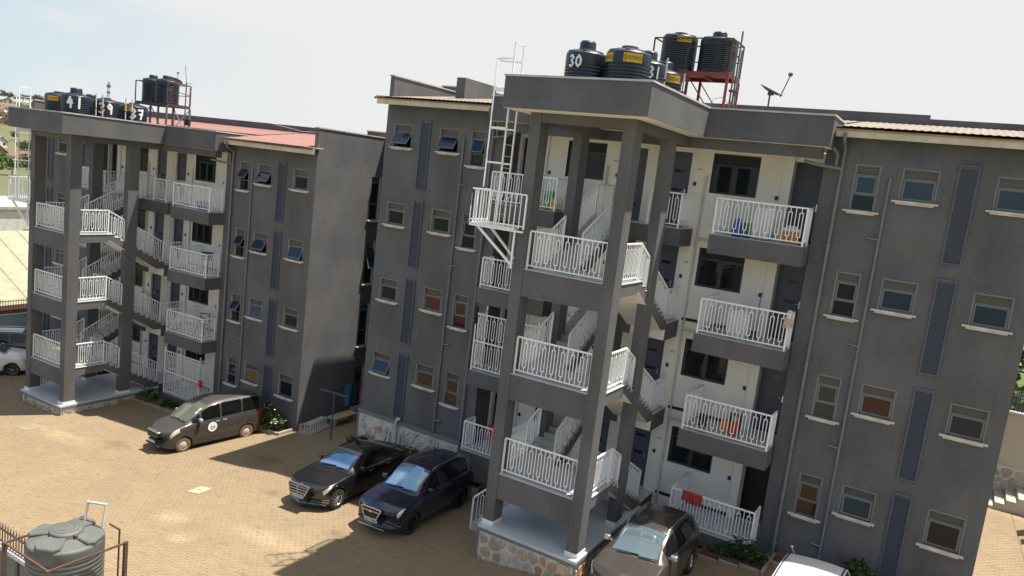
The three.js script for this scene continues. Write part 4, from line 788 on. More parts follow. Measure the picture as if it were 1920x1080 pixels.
  // a panel lifted off the skin between q0..q1 and c0..c1
  function panel(q0, q1, c0, c1, sg, off = 0.006, nq = 14, nc = 8, shape) {
    const pp = [], ii = [];
    for (let i = 0; i <= nq; i++) for (let j = 0; j <= nc; j++) {
      let u = i / nq, v = j / nc; if (shape) [u, v] = shape(u, v);
      const q = lerp(q0, q1, u), c = lerp(c0, c1, v), e = 0.01, p = P(q, c, sg), du = P(q + e, c, sg).sub(P(q - e, c, sg)), dv = P(q, Math.min(N, c + 0.03), sg).sub(P(q, c - 0.03, sg)), n = du.cross(dv).multiplyScalar(sg);
      if (n.lengthSq() > 1e-12) p.addScaledVector(n.normalize(), off); pp.push(p.x, p.y, p.z);
    }
    for (let i = 0; i < nq; i++) for (let j = 0; j < nc; j++) { const a = i * (nc + 1) + j, b = a + 1, c = a + nc + 1, d = c + 1; sg > 0 ? ii.push(a, c, b, b, c, d) : ii.push(a, b, c, b, d, c); }
    const pg = new THREE.BufferGeometry(); pg.setAttribute('position', new THREE.Float32BufferAttribute(pp, 3)); pg.setIndex(ii); pg.computeVertexNormals(); return clean(pg);
  }
  const [w0, w1] = s.screen;
  part('windscreen', [panel(w0, w1, 9.16, 11, 1), panel(w0, w1, 9.16, 11, -1)], s.screenMat || clearScreen, car);
  if (s.rear) part('rear_window', [panel(s.rear[0], s.rear[1], 9.2, 11, 1), panel(s.rear[0], s.rear[1], 9.2, 11, -1)], sideGlass, car);
  for (const sg of [1, -1]) {
    for (const [a, b] of s.sideWin) part('side_window', [panel(a, b, 6.3, 8.75, sg, 0.006)], sideGlass, car);
    if (s.chromeLine) part('chrome_strip', [panel(s.sideWin[0][0] + 0.02, s.sideWin[s.sideWin.length - 1][1], 6.08, 6.24, sg, 0.01, 24, 2)], silver, car);
    part('headlight', [panel(s.lamp[0], s.lamp[1], s.lamp[2], s.lamp[3], sg, 0.008, 12, 8, s.lampShape)], s.lampMat || lampGlass, car);
    part('tail_light', [panel(L - 0.4, L - 0.06, s.tail?.[0] ?? 4.2, s.tail?.[1] ?? 5.6, sg, 0.008)], tailRed, car);
    for (const q of s.seams) part('door_seam', [panel(q - 0.005, q + 0.005, 2.3, 5.9, sg, 0.002, 1, 8)], M.black, car);
    for (const q of s.handles) { const p = P(q, 5.0, sg); part('door_handle', [rbox(p.x - 0.02, p.x + 0.022, p.y - 0.055, p.y - 0.025, p.z - 0.09, p.z + 0.09, 0.012)], s.handleMat || s.paint, car); }
    const mp = P(s.mirror, 6.4, sg);
    const mir = part('mirror', [rbox(mp.x - 0.1 + sg * 0.13, mp.x + 0.1 + sg * 0.13, mp.y + 0.0, mp.y + 0.15, mp.z - 0.07, mp.z + 0.07, 0.05, 3), bar([mp.x - sg * 0.02, mp.y + 0.03, mp.z], [mp.x + sg * 0.1, mp.y + 0.05, mp.z], 0.05, 0.04)], s.mirrorMat || s.paint, car);
    if (s.rails) { const pts = []; for (let i = 0; i <= 8; i++) { const q = lerp(s.rails[0], s.rails[1], i / 8), p = P(q, 9.15, sg); pts.push([p.x, p.y + (i === 0 || i === 8 ? 0.0 : s.railLift ?? 0.055), p.z]); } part('roof_rail', [polyTube(pts, 0.02, 6)], s.railMat || silver, car); }
    for (const a of s.axles) {
      const wx = sg * (half(a) - s.wheelW / 2 - 0.02);
      const wh = part('wheel', geo(`tyre${s.wheelR}:${s.wheelW}`, () => wheelGeos(s.wheelR, s.wheelW)), s.tyreMat || rubber, car); wh.position.set(wx, s.wheelR, L / 2 - a);
      const R = s.wheelR * 0.65, o = sg * (s.wheelW / 2 - 0.025), rg = [new THREE.LatheGeometry([[R, -0.07], [R, 0.0], [R * 0.93, 0.01], [R * 0.9, -0.03]].map(([p, q]) => new THREE.Vector2(p, q)), 32).rotateZ(-Math.PI / 2 * sg).translate(o, 0, 0)];
      if (s.cap) { rg.push(new THREE.LatheGeometry([[0.001, 0.035], [R * 0.35, 0.03], [R * 0.6, 0.012], [R * 0.92, 0.0]].map(([p, q]) => new THREE.Vector2(p, q)).reverse(), 32).rotateZ(-Math.PI / 2 * sg).translate(o, 0, 0)); }
      else { rg.push(new THREE.CylinderGeometry(R * 0.22, R * 0.22, 0.04, 16).rotateZ(Math.PI / 2).translate(o, 0, 0)); for (let i = 0; i < s.spokes; i++) { const t = i * 2 * Math.PI / s.spokes + 0.2; rg.push(bar([o, 0, 0].map((v, k) => v + [0, Math.sin(t) * R * 0.12, Math.cos(t) * R * 0.12][k]), [o - sg * 0.012, Math.sin(t) * R * 0.94, Math.cos(t) * R * 0.94], 0.03, 0.026)); } }
      part('rim', rg, s.rimMat, wh);
      part('brake_disc', [new THREE.CylinderGeometry(R * 0.86, R * 0.86, 0.02, 20).rotateZ(Math.PI / 2).translate(o - sg * 0.09, 0, 0)], trim, wh);
      if (s.cap) { const hg = []; for (let i = 0; i < 10; i++) { const t = i * Math.PI / 5; hg.push(new THREE.BoxGeometry(0.012, 0.045, 0.03).rotateX(-t).translate(o + sg * 0.006, Math.cos(t) * R * 0.74, Math.sin(t) * R * 0.74)); } part('cap_vent', hg, trim, wh); }
    }
  }
  // underside, plate, wipers
  part('underbody', [box(-half(L / 2) * 0.86, half(L / 2) * 0.86, 0.17, 0.3, -L / 2 + 0.5, L / 2 - 0.55)], trim, car);
  const nz = L / 2 - 0.0;
  const nose = (y, x = 0) => { let best = -9; for (let c = 1.5; c < 6; c += 0.15) { const p = P(0, c, 1); if (Math.abs(p.y - y) < 0.06) best = Math.max(best, p.z); } return (best < -8 ? nz : best); };
  const pm = shade(new THREE.Mesh(new THREE.BoxGeometry(0.5, 0.115, 0.012), [trim, trim, trim, trim, plateMat(s.plate), trim])); pm.name = 'number_plate'; pm.position.set(s.plateX || 0, s.plateY, nz + 0.022); car.add(pm); part('plate_holder', [rbox(-0.27, 0.27, s.plateY - 0.075, s.plateY + 0.075, nz - 0.3, nz + 0.015, 0.01)], trim, car);
  for (const [a, b] of [[-0.42, 0.12], [0.12, 0.6]]) { const q = w0 - 0.02, p = P(q, 11, 1); part('wiper', [bar([a * half(q) * 1.2, p.y - 0.012 + 0.03, p.z + 0.03 - 0.0], [b * half(q) * 1.2, p.y + 0.035, p.z - 0.02], 0.022, 0.018)], trim, car); }
  return { car, P, panel, nz, half, body };
}
function roundRect(w, h, r, taper = 0) { const s = new THREE.Shape(), a = w / 2, b = h / 2, t = taper; s.moveTo(-a + r, b); s.lineTo(a - r, b); s.quadraticCurveTo(a, b, a - t * 0.1, b - r); s.lineTo(a - t + 0.0, -b + r); s.quadraticCurveTo(a - t - r * 0.2, -b, a - t - r, -b); s.lineTo(-a + t + r, -b); s.quadraticCurveTo(-a + t + r * 0.2, -b, -a + t, -b + r); s.lineTo(-a + t * 0.1, b - r); s.quadraticCurveTo(-a, b, -a + r, b); return s; }
function ringOf(w, h, r, taper, t, depth) { const s = roundRect(w, h, r, taper), inner = roundRect(w - 2 * t, h - 2 * t, Math.max(0.01, r - t), taper); s.holes.push(new THREE.Path(inner.getPoints(8))); return new THREE.ExtrudeGeometry(s, { depth, bevelEnabled: true, bevelSize: 0.006, bevelThickness: 0.006, bevelSegments: 1, curveSegments: 6 }); }
function grille(c, y, w, h, r, taper, m, bars, o = {}) {
  const z = c.nz + (o.z ?? 0.012), tilt = o.tilt ?? -0.12, f = (g) => g.rotateX(tilt).translate(0, y, z);
  part('grille_surround', [f(ringOf(w, h, r, taper, 0.032, 0.03))], m, c.car);
  part('grille_mesh', [f(extrudeXY(roundRect(w - 0.05, h - 0.05, r, taper), -0.3, 0.012))], M.black, c.car);
  for (let i = 1; i <= bars; i++) { const yy = h / 2 - h * i / (bars + 1), ww = w - 0.09 - taper * (0.5 - yy / h) * 1.6; part('grille_bar', [f(rbox(-ww / 2, ww / 2, yy - o.barH / 2, yy + o.barH / 2, 0.01, 0.04, 0.008))], o.barMat || m, c.car); }
}
// ---- black saloon
{
  const gx = -7.78, c = makeCar({ name: 'saloon_car', group: 'cars parked in the yard', L: 4.95, wheelR: 0.345, wheelW: 0.25, axles: [0.86, 3.85], roofHalf: 0.6, bow: 0.34, rake: 0.16, tilt: groundSlope(gx),
    belt: [[0, 0.64], [0.06, 0.72], [0.35, 0.82], [0.95, 0.9], [1.5, 0.965], [2.6, 0.97], [3.7, 1.0], [4.3, 1.03], [4.8, 1.01], [4.95, 0.86]], roof: [[1.45, 0.965], [1.62, 1.07], [2.25, 1.38], [2.75, 1.47], [3.2, 1.455], [3.75, 1.31], [4.25, 1.09], [4.4, 1.03]],
    half: [[0, 0.7], [0.08, 0.8], [0.4, 0.9], [0.9, 0.935], [2.5, 0.945], [4, 0.935], [4.7, 0.87], [4.95, 0.76]], bottom: [[0, 0.25], [0.2, 0.19], [1.2, 0.2], [4, 0.2], [4.7, 0.27], [4.95, 0.42]],
    paint: paint(0.008, 0.0078, 0.0085, 0.22, 1), screen: [1.56, 2.36], screenMat: filmGlass, rear: [3.45, 4.2], sideWin: [[1.92, 2.62], [2.68, 3.55]], chromeLine: true, lamp: [0.03, 0.5, 4.0, 5.75], lampShape: (u, v) => [u, lerp(0.5, v, 1 - 0.62 * u) + 0.25 * u], seams: [1.62, 2.65, 3.5], handles: [2.45, 3.35], handleMat: silver, mirror: 1.95, rimMat: silver, spokes: 10, plate: 'UA 009EX', plateY: 0.5 }, [gx, groundY(gx), 3.62], 0.0, 'black four-door saloon with wide chrome grille and silver spoked wheels', 'car');
  grille(c, 0.715, 0.92, 0.34, 0.07, 0.1, silver, 3, { barH: 0.035, tilt: -0.2, z: 0.0 });
  part('grille_bar', [box(-0.012, 0.012, 0.57, 0.87, c.nz + 0.03, c.nz + 0.05)], silver, c.car);
  part('bonnet_star', [new THREE.TorusGeometry(0.04, 0.006, 6, 18).translate(0, 0.98 - 0.14, c.nz - 0.12), box(-0.005, 0.005, 0.77, 0.84, c.nz - 0.125, c.nz - 0.115)], silver, c.car);
  part('lower_intake', [c.panel(0.0, 0.03, 2.3, 3.1, 1, 0.006), c.panel(0.0, 0.03, 2.3, 3.1, -1, 0.006)], trim, c.car);
  for (const sg of [1, -1]) { for (const cc of [2.45, 2.8]) part('intake_trim', [c.panel(0.02, 0.3, cc, cc + 0.1, sg, 0.014, 10, 2)], silver, c.car); part('bumper_lip', [c.panel(0.0, 0.45, 1.9, 2.02, sg, 0.012, 10, 2)], silver, c.car); }
}
// ---- dark blue crossover
{
  const gx = -4.78, c = makeCar({ name: 'crossover_car', group: 'cars parked in the yard', L: 4.55, wheelR: 0.35, wheelW: 0.23, axles: [0.9, 3.52], roofHalf: 0.62, bow: 0.26, rake: 0.1, tilt: groundSlope(gx),
    belt: [[0, 0.74], [0.05, 0.84], [0.35, 0.95], [0.9, 1.02], [1.25, 1.07], [2.5, 1.1], [3.8, 1.14], [4.35, 1.15], [4.5, 1.0], [4.55, 0.9]], roof: [[1.2, 1.07], [1.35, 1.16], [1.95, 1.57], [2.3, 1.67], [3.2, 1.69], [4.0, 1.63], [4.2, 1.52], [4.42, 1.16]],
    half: [[0, 0.74], [0.08, 0.81], [0.4, 0.87], [0.9, 0.895], [2.5, 0.9], [4, 0.885], [4.4, 0.83], [4.55, 0.76]], bottom: [[0, 0.33], [0.2, 0.26], [1.2, 0.27], [4, 0.28], [4.4, 0.34], [4.55, 0.5]],
    paint: paint(0.006, 0.009, 0.024, 0.22, 1), screen: [1.3, 2.1], screenMat: filmGlass, sideWin: [[1.62, 2.35], [2.42, 3.2], [3.26, 3.95]], chromeLine: false, lamp: [0.02, 0.46, 4.05, 5.7], lampShape: (u, v) => [u, lerp(0.6, v, 1 - 0.7 * u) + 0.2 * u], seams: [1.5, 2.38, 3.22], handles: [2.2, 3.05], mirror: 1.68, rails: [2.15, 4.0], rimMat: darkRim, spokes: 5, plate: 'UA 773DS', plateY: 0.52 }, [gx, groundY(gx), 3.72], 0.0, 'dark blue crossover car with roof rails and black wheels beside the stair tower', 'car');
  grille(c, 0.76, 0.78, 0.34, 0.07, 0.12, silver, 0, { barH: 0.03, tilt: -0.16, z: 0.03 });
  part('grille_wing', [rbox(-0.33, 0.33, 0.8, 0.835, c.nz + 0.03, c.nz + 0.06, 0.012)], silver, c.car);
  part('emblem', [new THREE.SphereGeometry(0.075, 16, 8).scale(1, 0.55, 0.3).translate(0, 0.815, c.nz + 0.065)], silver, c.car);
  for (const sg of [1, -1]) { part('fog_light_trim', [c.panel(0.03, 0.22, 2.5, 2.66, sg, 0.016, 8, 2)], silver, c.car); part('lower_cladding', [c.panel(0.0, 0.5, 2.0, 2.35, sg, 0.008, 12, 3)], trim, c.car); }
  part('bumper_lip', [rbox(-0.5, 0.5, 0.3, 0.335, c.nz - 0.02, c.nz + 0.02, 0.01)], silver, c.car);
  part('roof_fin', [new THREE.ConeGeometry(0.07, 0.1, 4).scale(0.35, 1, 1).translate(0, 1.74, -1.45)], c.body.material, c.car);
  const st = [[0.3, 0.44, '#b9c24a'], [0.3, 0.36, '#d9dcd8']];
  part('windscreen_sticker', [c.panel(1.55, 1.68, 9.4, 9.7, 1, 0.01, 2, 2)], mat(0.6, 0.6, 0.2, 0.6), c.car);
}
// ---- dusty grey people carrier
{
  const c = makeCar({ name: 'van', group: 'cars parked in the yard', L: 4.6, wheelR: 0.315, wheelW: 0.21, axles: [0.85, 3.66], roofHalf: 0.66, bow: 0.3, rake: 0.14, tilt: 0.035,
    belt: [[0, 0.66], [0.05, 0.78], [0.3, 0.92], [0.75, 1.03], [1.1, 1.08], [2.5, 1.12], [4, 1.17], [4.45, 1.18], [4.58, 1.1], [4.6, 1.0]], roof: [[0.92, 1.06], [1.1, 1.17], [1.75, 1.62], [2.1, 1.76], [2.6, 1.83], [3.6, 1.84], [4.3, 1.79], [4.45, 1.7], [4.56, 1.25]],
    half: [[0, 0.72], [0.08, 0.79], [0.35, 0.835], [0.9, 0.85], [2.5, 0.855], [4.2, 0.84], [4.5, 0.8], [4.6, 0.76]], bottom: [[0, 0.24], [0.2, 0.19], [1.2, 0.2], [4.1, 0.22], [4.5, 0.3], [4.6, 0.4]],
    paint: paint(0.05, 0.046, 0.043, 0.45, 0.45, 0.1), screen: [1.02, 1.92], sideWin: [[1.22, 1.55], [1.62, 2.42], [2.5, 3.4], [3.47, 4.28]], lamp: [0.03, 0.62, 4.2, 5.85], lampMat: lampOld, lampShape: (u, v) => [u, v * (1 - 0.15 * u) + 0.12 * u], seams: [1.45, 2.46, 3.44], handles: [2.3, 2.62], handleMat: silver, mirror: 1.5, mirrorMat: mat(0.4, 0.4, 0.41, 0.35, { metalness: 0.5 }), rimMat: dustyCap, cap: true, spokes: 0, tyreMat: rubberDusty, plate: 'UBE 713K', plateY: 0.45 }, [-16.53, groundY(-16.53) + 0.0, 2.88], -0.127, 'dusty dark grey van with round white sticker on its door', 'van');
  for (const [y, w, m] of [[0.83, 0.82, silver], [0.745, 0.8, trim], [0.68, 0.76, c.body.material], [0.615, 0.72, trim]]) part('grille_bar', [rbox(-w / 2, w / 2, y - 0.03, y + 0.03, c.nz - 0.13 + (0.83 - y) * 0.25, c.nz + 0.0 + (0.83 - y) * 0.12, 0.02)], m, c.car);
  part('lower_intake', [rbox(-0.5, 0.5, 0.27, 0.33, c.nz - 0.05, c.nz + 0.02, 0.02)], trim, c.car);
  for (const sg of [1, -1]) part('roof_gutter', [c.panel(1.1, 4.3, 8.98, 9.1, sg, 0.012, 40, 2)], silver, c.car);
  const p = c.P(2.05, 3.9, 1), st = shade(new THREE.Mesh(new THREE.CircleGeometry(0.2, 32), new THREE.MeshStandardMaterial({ roughness: 0.6, map: canvasTex(128, 128, (x, w, h) => { x.fillStyle = '#f0eef0'; x.fillRect(0, 0, w, h); x.fillStyle = '#8a929c'; x.beginPath(); x.moveTo(36, 26); x.lineTo(46, 50); x.lineTo(66, 58); x.lineTo(92, 52); x.lineTo(104, 74); x.lineTo(96, 96); x.lineTo(40, 108); x.lineTo(34, 70); x.closePath(); x.fill(); x.strokeStyle = '#f0eef0'; x.lineWidth = 5; x.beginPath(); x.moveTo(44, 92); x.quadraticCurveTo(70, 78, 98, 86); x.stroke(); x.beginPath(); x.arc(62, 70, 10, 0, 5); x.stroke(); x.fillStyle = '#3a4450'; x.fillRect(70, 62, 22, 8); }) })));
  st.name = 'door_sticker'; st.position.set(p.x + 0.02, p.y, p.z); st.rotation.y = Math.PI / 2; c.car.add(st);
  part('windscreen_sticker', [c.panel(1.6, 1.72, 9.3, 9.55, 1, 0.01, 2, 2)], mat(0.62, 0.66, 0.2, 0.6), c.car); part('windscreen_sticker', [c.panel(1.45, 1.56, 9.25, 9.5, 1, 0.01, 2, 2)], mat(0.66, 0.7, 0.62, 0.6), c.car);
}
// ---- brown sport utility car beside the platform
{
  const gx = 3.15, c = makeCar({ name: 'utility_car', group: 'cars parked in the yard', L: 4.35, wheelR: 0.345, wheelW: 0.23, axles: [0.86, 3.4], roofHalf: 0.62, bow: 0.3, rake: 0.12, tilt: groundSlope(gx),
    belt: [[0, 0.72], [0.05, 0.82], [0.35, 0.94], [0.85, 1.0], [1.15, 1.05], [2.5, 1.08], [3.7, 1.13], [4.15, 1.14], [4.3, 1.0], [4.35, 0.9]], roof: [[1.1, 1.04], [1.25, 1.13], [1.85, 1.52], [2.2, 1.62], [3.0, 1.65], [3.75, 1.6], [4.0, 1.5], [4.22, 1.15]],
    half: [[0, 0.74], [0.08, 0.82], [0.4, 0.89], [0.9, 0.915], [2.5, 0.92], [3.8, 0.9], [4.2, 0.84], [4.35, 0.76]], bottom: [[0, 0.32], [0.2, 0.25], [1.2, 0.25], [3.8, 0.26], [4.2, 0.34], [4.35, 0.5]],
    paint: paint(0.058, 0.05, 0.047, 0.32, 0.8, 0.3), screen: [1.2, 2.0], screenMat: filmGlass, sideWin: [[1.55, 2.25], [2.32, 3.05], [3.12, 3.72]], lamp: [0.02, 0.5, 4.1, 5.75], lampShape: (u, v) => [u, lerp(0.6, v, 1 - 0.7 * u) + 0.2 * u], seams: [1.42, 2.28, 3.08], handles: [2.1, 2.92], mirror: 1.6, mirrorMat: silver, rails: [1.98, 3.75], rimMat: silver, spokes: 7, plate: 'UAZ 412B', plateY: 0.5 }, [gx, groundY(gx), 3.75], -0.02, 'brown utility car with silver roof rails parked beside the stone platform', 'car');
  grille(c, 0.74, 0.8, 0.3, 0.08, 0.16, silver, 2, { barH: 0.02, tilt: -0.16, z: 0.02, barMat: trim });
}
// ---- white car at the edge of the yard
{
  const gx = 7.32, c = makeCar({ name: 'white_car', group: 'cars parked in the yard', L: 4.5, wheelR: 0.34, wheelW: 0.22, axles: [0.86, 3.5], roofHalf: 0.72, bow: 0.3, rake: 0.12, tilt: groundSlope(gx),
    belt: [[0, 0.72], [0.05, 0.82], [0.35, 0.92], [0.85, 0.98], [1.15, 1.02], [2.5, 1.04], [3.9, 1.06], [4.3, 1.06], [4.45, 0.95], [4.5, 0.88]], roof: [[1.05, 1.02], [1.2, 1.11], [1.75, 1.42], [2.1, 1.49], [3.0, 1.51], [3.8, 1.45], [4.05, 1.35], [4.35, 1.07]],
    half: [[0, 0.74], [0.08, 0.82], [0.4, 0.89], [0.9, 0.905], [2.5, 0.915], [3.9, 0.9], [4.3, 0.84], [4.5, 0.76]], bottom: [[0, 0.3], [0.2, 0.22], [1.2, 0.22], [3.9, 0.24], [4.3, 0.34], [4.5, 0.5]],
    paint: paint(0.72, 0.72, 0.71, 0.35, 0.8), screen: [1.15, 1.92], sideWin: [[1.5, 2.25], [2.32, 3.1], [3.16, 3.8]], lamp: [0.02, 0.5, 4.1, 5.7], seams: [1.4, 2.28, 3.12], handles: [2.1, 2.95], mirror: 1.6, rails: [1.9, 3.85], railMat: trim, railLift: 0.0, rimMat: silver, spokes: 7, plate: 'UAW 318T', plateY: 0.5 }, [gx, groundY(gx), 4.45], -0.03, 'white car with dark roof strips parked behind the brown utility car', 'car');
  part('rear_view_mirror', [tube([-0.6, 1.38, -1.75], [-0.66, 1.52, -1.75], 0.012, 6), new THREE.SphereGeometry(0.045, 12, 8).translate(-0.67, 1.55, -1.75)], silver, c.car);
}
// ---- two cars beyond the further block
{
  const x = -32.9; makeCar({ name: 'white_suv', group: 'cars parked in the yard', L: 4.5, wheelR: 0.36, wheelW: 0.23, axles: [0.88, 3.5], roofHalf: 0.64, bow: 0.26, rake: 0.1,
    belt: [[0, 0.76], [0.05, 0.88], [0.35, 0.98], [0.9, 1.05], [1.25, 1.1], [2.5, 1.12], [3.8, 1.15], [4.3, 1.15], [4.45, 1.0], [4.5, 0.9]], roof: [[1.2, 1.09], [1.35, 1.18], [1.95, 1.58], [2.3, 1.68], [3.2, 1.7], [3.9, 1.64], [4.1, 1.52], [4.36, 1.16]],
    half: [[0, 0.76], [0.08, 0.83], [0.4, 0.89], [0.9, 0.91], [2.5, 0.91], [4, 0.9], [4.3, 0.84], [4.5, 0.76]], bottom: [[0, 0.35], [0.2, 0.28], [1.2, 0.28], [4, 0.3], [4.3, 0.36], [4.5, 0.5]],
    paint: paint(0.7, 0.71, 0.7, 0.35, 0.8), screen: [1.3, 2.1], sideWin: [[1.62, 2.35], [2.42, 3.2], [3.26, 3.85]], lamp: [0.02, 0.5, 4.2, 5.7], seams: [1.5, 2.38], handles: [2.2], mirror: 1.68, rimMat: silver, spokes: 5, plate: 'UAX 205J', plateY: 0.55 }, [-32.66, groundY(-32.66), 3.92], 2.5, 'white sport utility car with silver wheels beyond the further stair tower', 'car');
  const x2 = -35.0; makeCar({ name: 'dark_suv', group: 'cars parked in the yard', L: 4.6, wheelR: 0.36, wheelW: 0.23, axles: [0.9, 3.6], roofHalf: 0.66, bow: 0.26, rake: 0.1,
    belt: [[0, 0.78], [0.05, 0.9], [0.35, 1.0], [0.9, 1.08], [1.25, 1.12], [2.5, 1.14], [3.8, 1.18], [4.4, 1.18], [4.55, 1.0], [4.6, 0.9]], roof: [[1.2, 1.11], [1.35, 1.2], [1.95, 1.65], [2.3, 1.76], [3.4, 1.78], [4.1, 1.72], [4.3, 1.6], [4.5, 1.2]],
    half: [[0, 0.78], [0.08, 0.85], [0.4, 0.91], [0.9, 0.93], [2.5, 0.93], [4, 0.92], [4.4, 0.86], [4.6, 0.78]], bottom: [[0, 0.36], [0.2, 0.3], [1.2, 0.3], [4, 0.32], [4.4, 0.4], [4.6, 0.55]],
    paint: paint(0.016, 0.017, 0.022, 0.3, 1), screen: [1.3, 2.15], sideWin: [[1.65, 2.4], [2.48, 3.3], [3.36, 4.1]], lamp: [0.02, 0.5, 4.2, 5.7], tail: [4.0, 8.4], seams: [1.5, 2.44], handles: [2.25], mirror: 1.7, rails: [2.2, 4.1], rimMat: darkRim, spokes: 5, plate: 'UAR 660P', plateY: 0.55 }, [-34.7, groundY(-34.7), 2.75], -0.64, 'black sport utility car with red tail lights behind the white one', 'car');
}
// ================================================================ things on the balconies
const plastic = (r, g, b) => mat(r, g, b, 0.4);
const P = { blue: plastic(0.02, 0.09, 0.42), teal: plastic(0.08, 0.5, 0.48), yellow: plastic(0.62, 0.45, 0.02), red: plastic(0.5, 0.025, 0.025), orange: plastic(0.6, 0.16, 0.01), green: plastic(0.03, 0.16, 0.08), mint: plastic(0.35, 0.55, 0.42), white: plastic(0.62, 0.62, 0.6), navy: mat(0.02, 0.025, 0.06, 0.9), card: mat(0.4, 0.2, 0.07, 0.9), sack: mat(0.6, 0.62, 0.62, 0.7, { bumpMap: fineBump, bumpScale: 0.006 }), wood: mat(0.2, 0.1, 0.05, 0.7), pink: mat(0.5, 0.1, 0.2, 0.9), cloth: mat(0.6, 0.6, 0.6, 0.95), maroon: mat(0.25, 0.02, 0.05, 0.9), sky: mat(0.03, 0.17, 0.36, 0.85), purple: mat(0.09, 0.05, 0.16, 0.85) };
function lathe(pts, seg = 24) { return new THREE.LatheGeometry(pts.map(([x, y]) => new THREE.Vector2(Math.max(x, 0.0005), y)), seg); }
function gasCylinder(pos, m, label) { const t = thing('gas_cylinder', label, 'gas cylinder', pos); part('body', [lathe([[0, 0], [0.13, 0.0], [0.15, 0.03], [0.15, 0.3], [0.12, 0.4], [0.04, 0.44], [0, 0.44]])], m, t); part('collar', [new THREE.CylinderGeometry(0.09, 0.1, 0.12, 16, 1, true).translate(0, 0.48, 0)], m, t).material.side = THREE.DoubleSide; part('valve', [tube([0, 0.42, 0], [0, 0.54, 0], 0.018, 8)], M.chrome, t); }
function jerrycan(pos, m, label, turn = 0, group) { const t = thing('jerrycan', label, 'jerrycan', pos, turn, group); part('body', [rbox(-0.13, 0.13, 0, 0.4, -0.085, 0.085, 0.03, 2), bar([-0.07, 0.43, 0], [0.09, 0.43, 0], 0.025), bar([-0.07, 0.38, 0], [-0.07, 0.44, 0], 0.025), bar([0.09, 0.38, 0], [0.09, 0.44, 0], 0.025)], m, t); part('cap', [tube([-0.105, 0.39, 0.02], [-0.105, 0.44, 0.02], 0.026, 10)], m, t); }
function bucket(pos, m, label, s = 1) { const t = thing('plastic_basin', label, 'basin', pos, 0, 'plastic basins on the balconies'); part('body', [lathe([[0, 0.005], [0.17, 0.005], [0.24, 0.2], [0.265, 0.2], [0.265, 0.215], [0.23, 0.215], [0.165, 0.02], [0, 0.02]].map(([x, y]) => [x * s, y * s * 1.3]))], m, t); part('rim', [new THREE.TorusGeometry(0.25 * s, 0.012 * s, 6, 28).rotateX(Math.PI / 2).translate(0, 0.27 * s, 0)], m, t); }
function sack(pos, w, h, label, seed) { const g = new THREE.SphereGeometry(1, 36, 26), p = g.attributes.position; for (let i = 0; i < p.count; i++) { let x = p.getX(i), y = p.getY(i), z = p.getZ(i); const q = (v) => Math.sign(v) * Math.pow(Math.abs(v), 0.45); x = q(x); y = q(y); z = q(z); const n = (fbm(x * 2.4 + seed, y * 2.4, z * 2.4, 3) - 0.5) * 0.34; const k = 1 + n; p.setXYZ(i, x * w / 2 * k, (y + 1) * h / 2 * (1 + n * 0.3), z * w * 0.42 * k); } g.computeVertexNormals(); const t = thing('white_sack', label, 'sack', pos, 0.1, 'white sacks on the balconies'); part('bag', [g], P.sack, t); part('tied_neck', [lathe([[0.001, h + 0.05], [0.07, h + 0.06], [0.05, h], [0.12, h - 0.06]].map(([a, b]) => [a, b]), 14)], P.sack, t); }
function drape(pos, turn, w, front, back, m, label, name = 'towel', category = 'towel') {   // cloth over a rail: rail runs along local x at y = 0
  const g = new THREE.PlaneGeometry(w, 1, 16, 24), p = g.attributes.position, L = front + back;
  for (let i = 0; i < p.count; i++) { const x = p.getX(i), s = (0.5 - p.getY(i)) * L - back; const a = Math.abs(s), wob = 0.018 * Math.sin(x * 19 + (s > 0 ? 0 : 1)) * Math.min(1, a * 4), skew = 0.12 * x * (s > 0 ? 1 : -0.6); p.setXYZ(i, x, a < 0.03 ? 0.034 - a * 0.2 : -(a - 0.03) * (1 + skew) + 0.028, (s > 0 ? 1 : -1) * Math.min(0.034, a) + wob); }
  g.computeVertexNormals(); const o = solo(name, [g], m, label, category); o.material.side = THREE.DoubleSide; o.position.set(...pos); o.rotation.y = turn; return o;
}
// nearer block, right-hand balconies
gasCylinder([3.25, F(3), 0.3], P.blue, 'blue gas cylinder beside the big white sack on the top balcony');
jerrycan([3.5, F(3), 0.1], P.green, 'dark green jerrycan behind the blue gas cylinder', 0.2);
sack([3.98, F(3), 0.2], 0.62, 0.95, 'large tied white sack beside the blue gas cylinder', 1.3);
{ const t = thing('cardboard_box', 'brown cardboard box with a white lid on the top balcony', 'box', [4.8, F(3), 0.35], 0.1); part('box', [rbox(-0.22, 0.22, 0, 0.36, -0.17, 0.17, 0.008)], P.card, t); part('lid', [rbox(-0.23, 0.23, 0.36, 0.46, -0.18, 0.18, 0.03, 2), rbox(-0.14, 0.14, 0.46, 0.52, -0.1, 0.1, 0.03, 2)], P.white, t); }
sack([3.72, F(2), 0.2], 0.66, 0.86, 'large white sack on the balcony with the mop', 5.1);
{ const t = thing('broom', 'thin grey broom leaning behind the sack on the balcony', 'broom', [4.05, F(2), -0.35]); part('handle', [tube([0, 0.14, 0], [0.02, 1.4, -0.3], 0.013, 8)], M.steelGrey, t); part('brush', [rbox(-0.15, 0.15, 0, 0.15, -0.035, 0.035, 0.015)], P.green, t); }
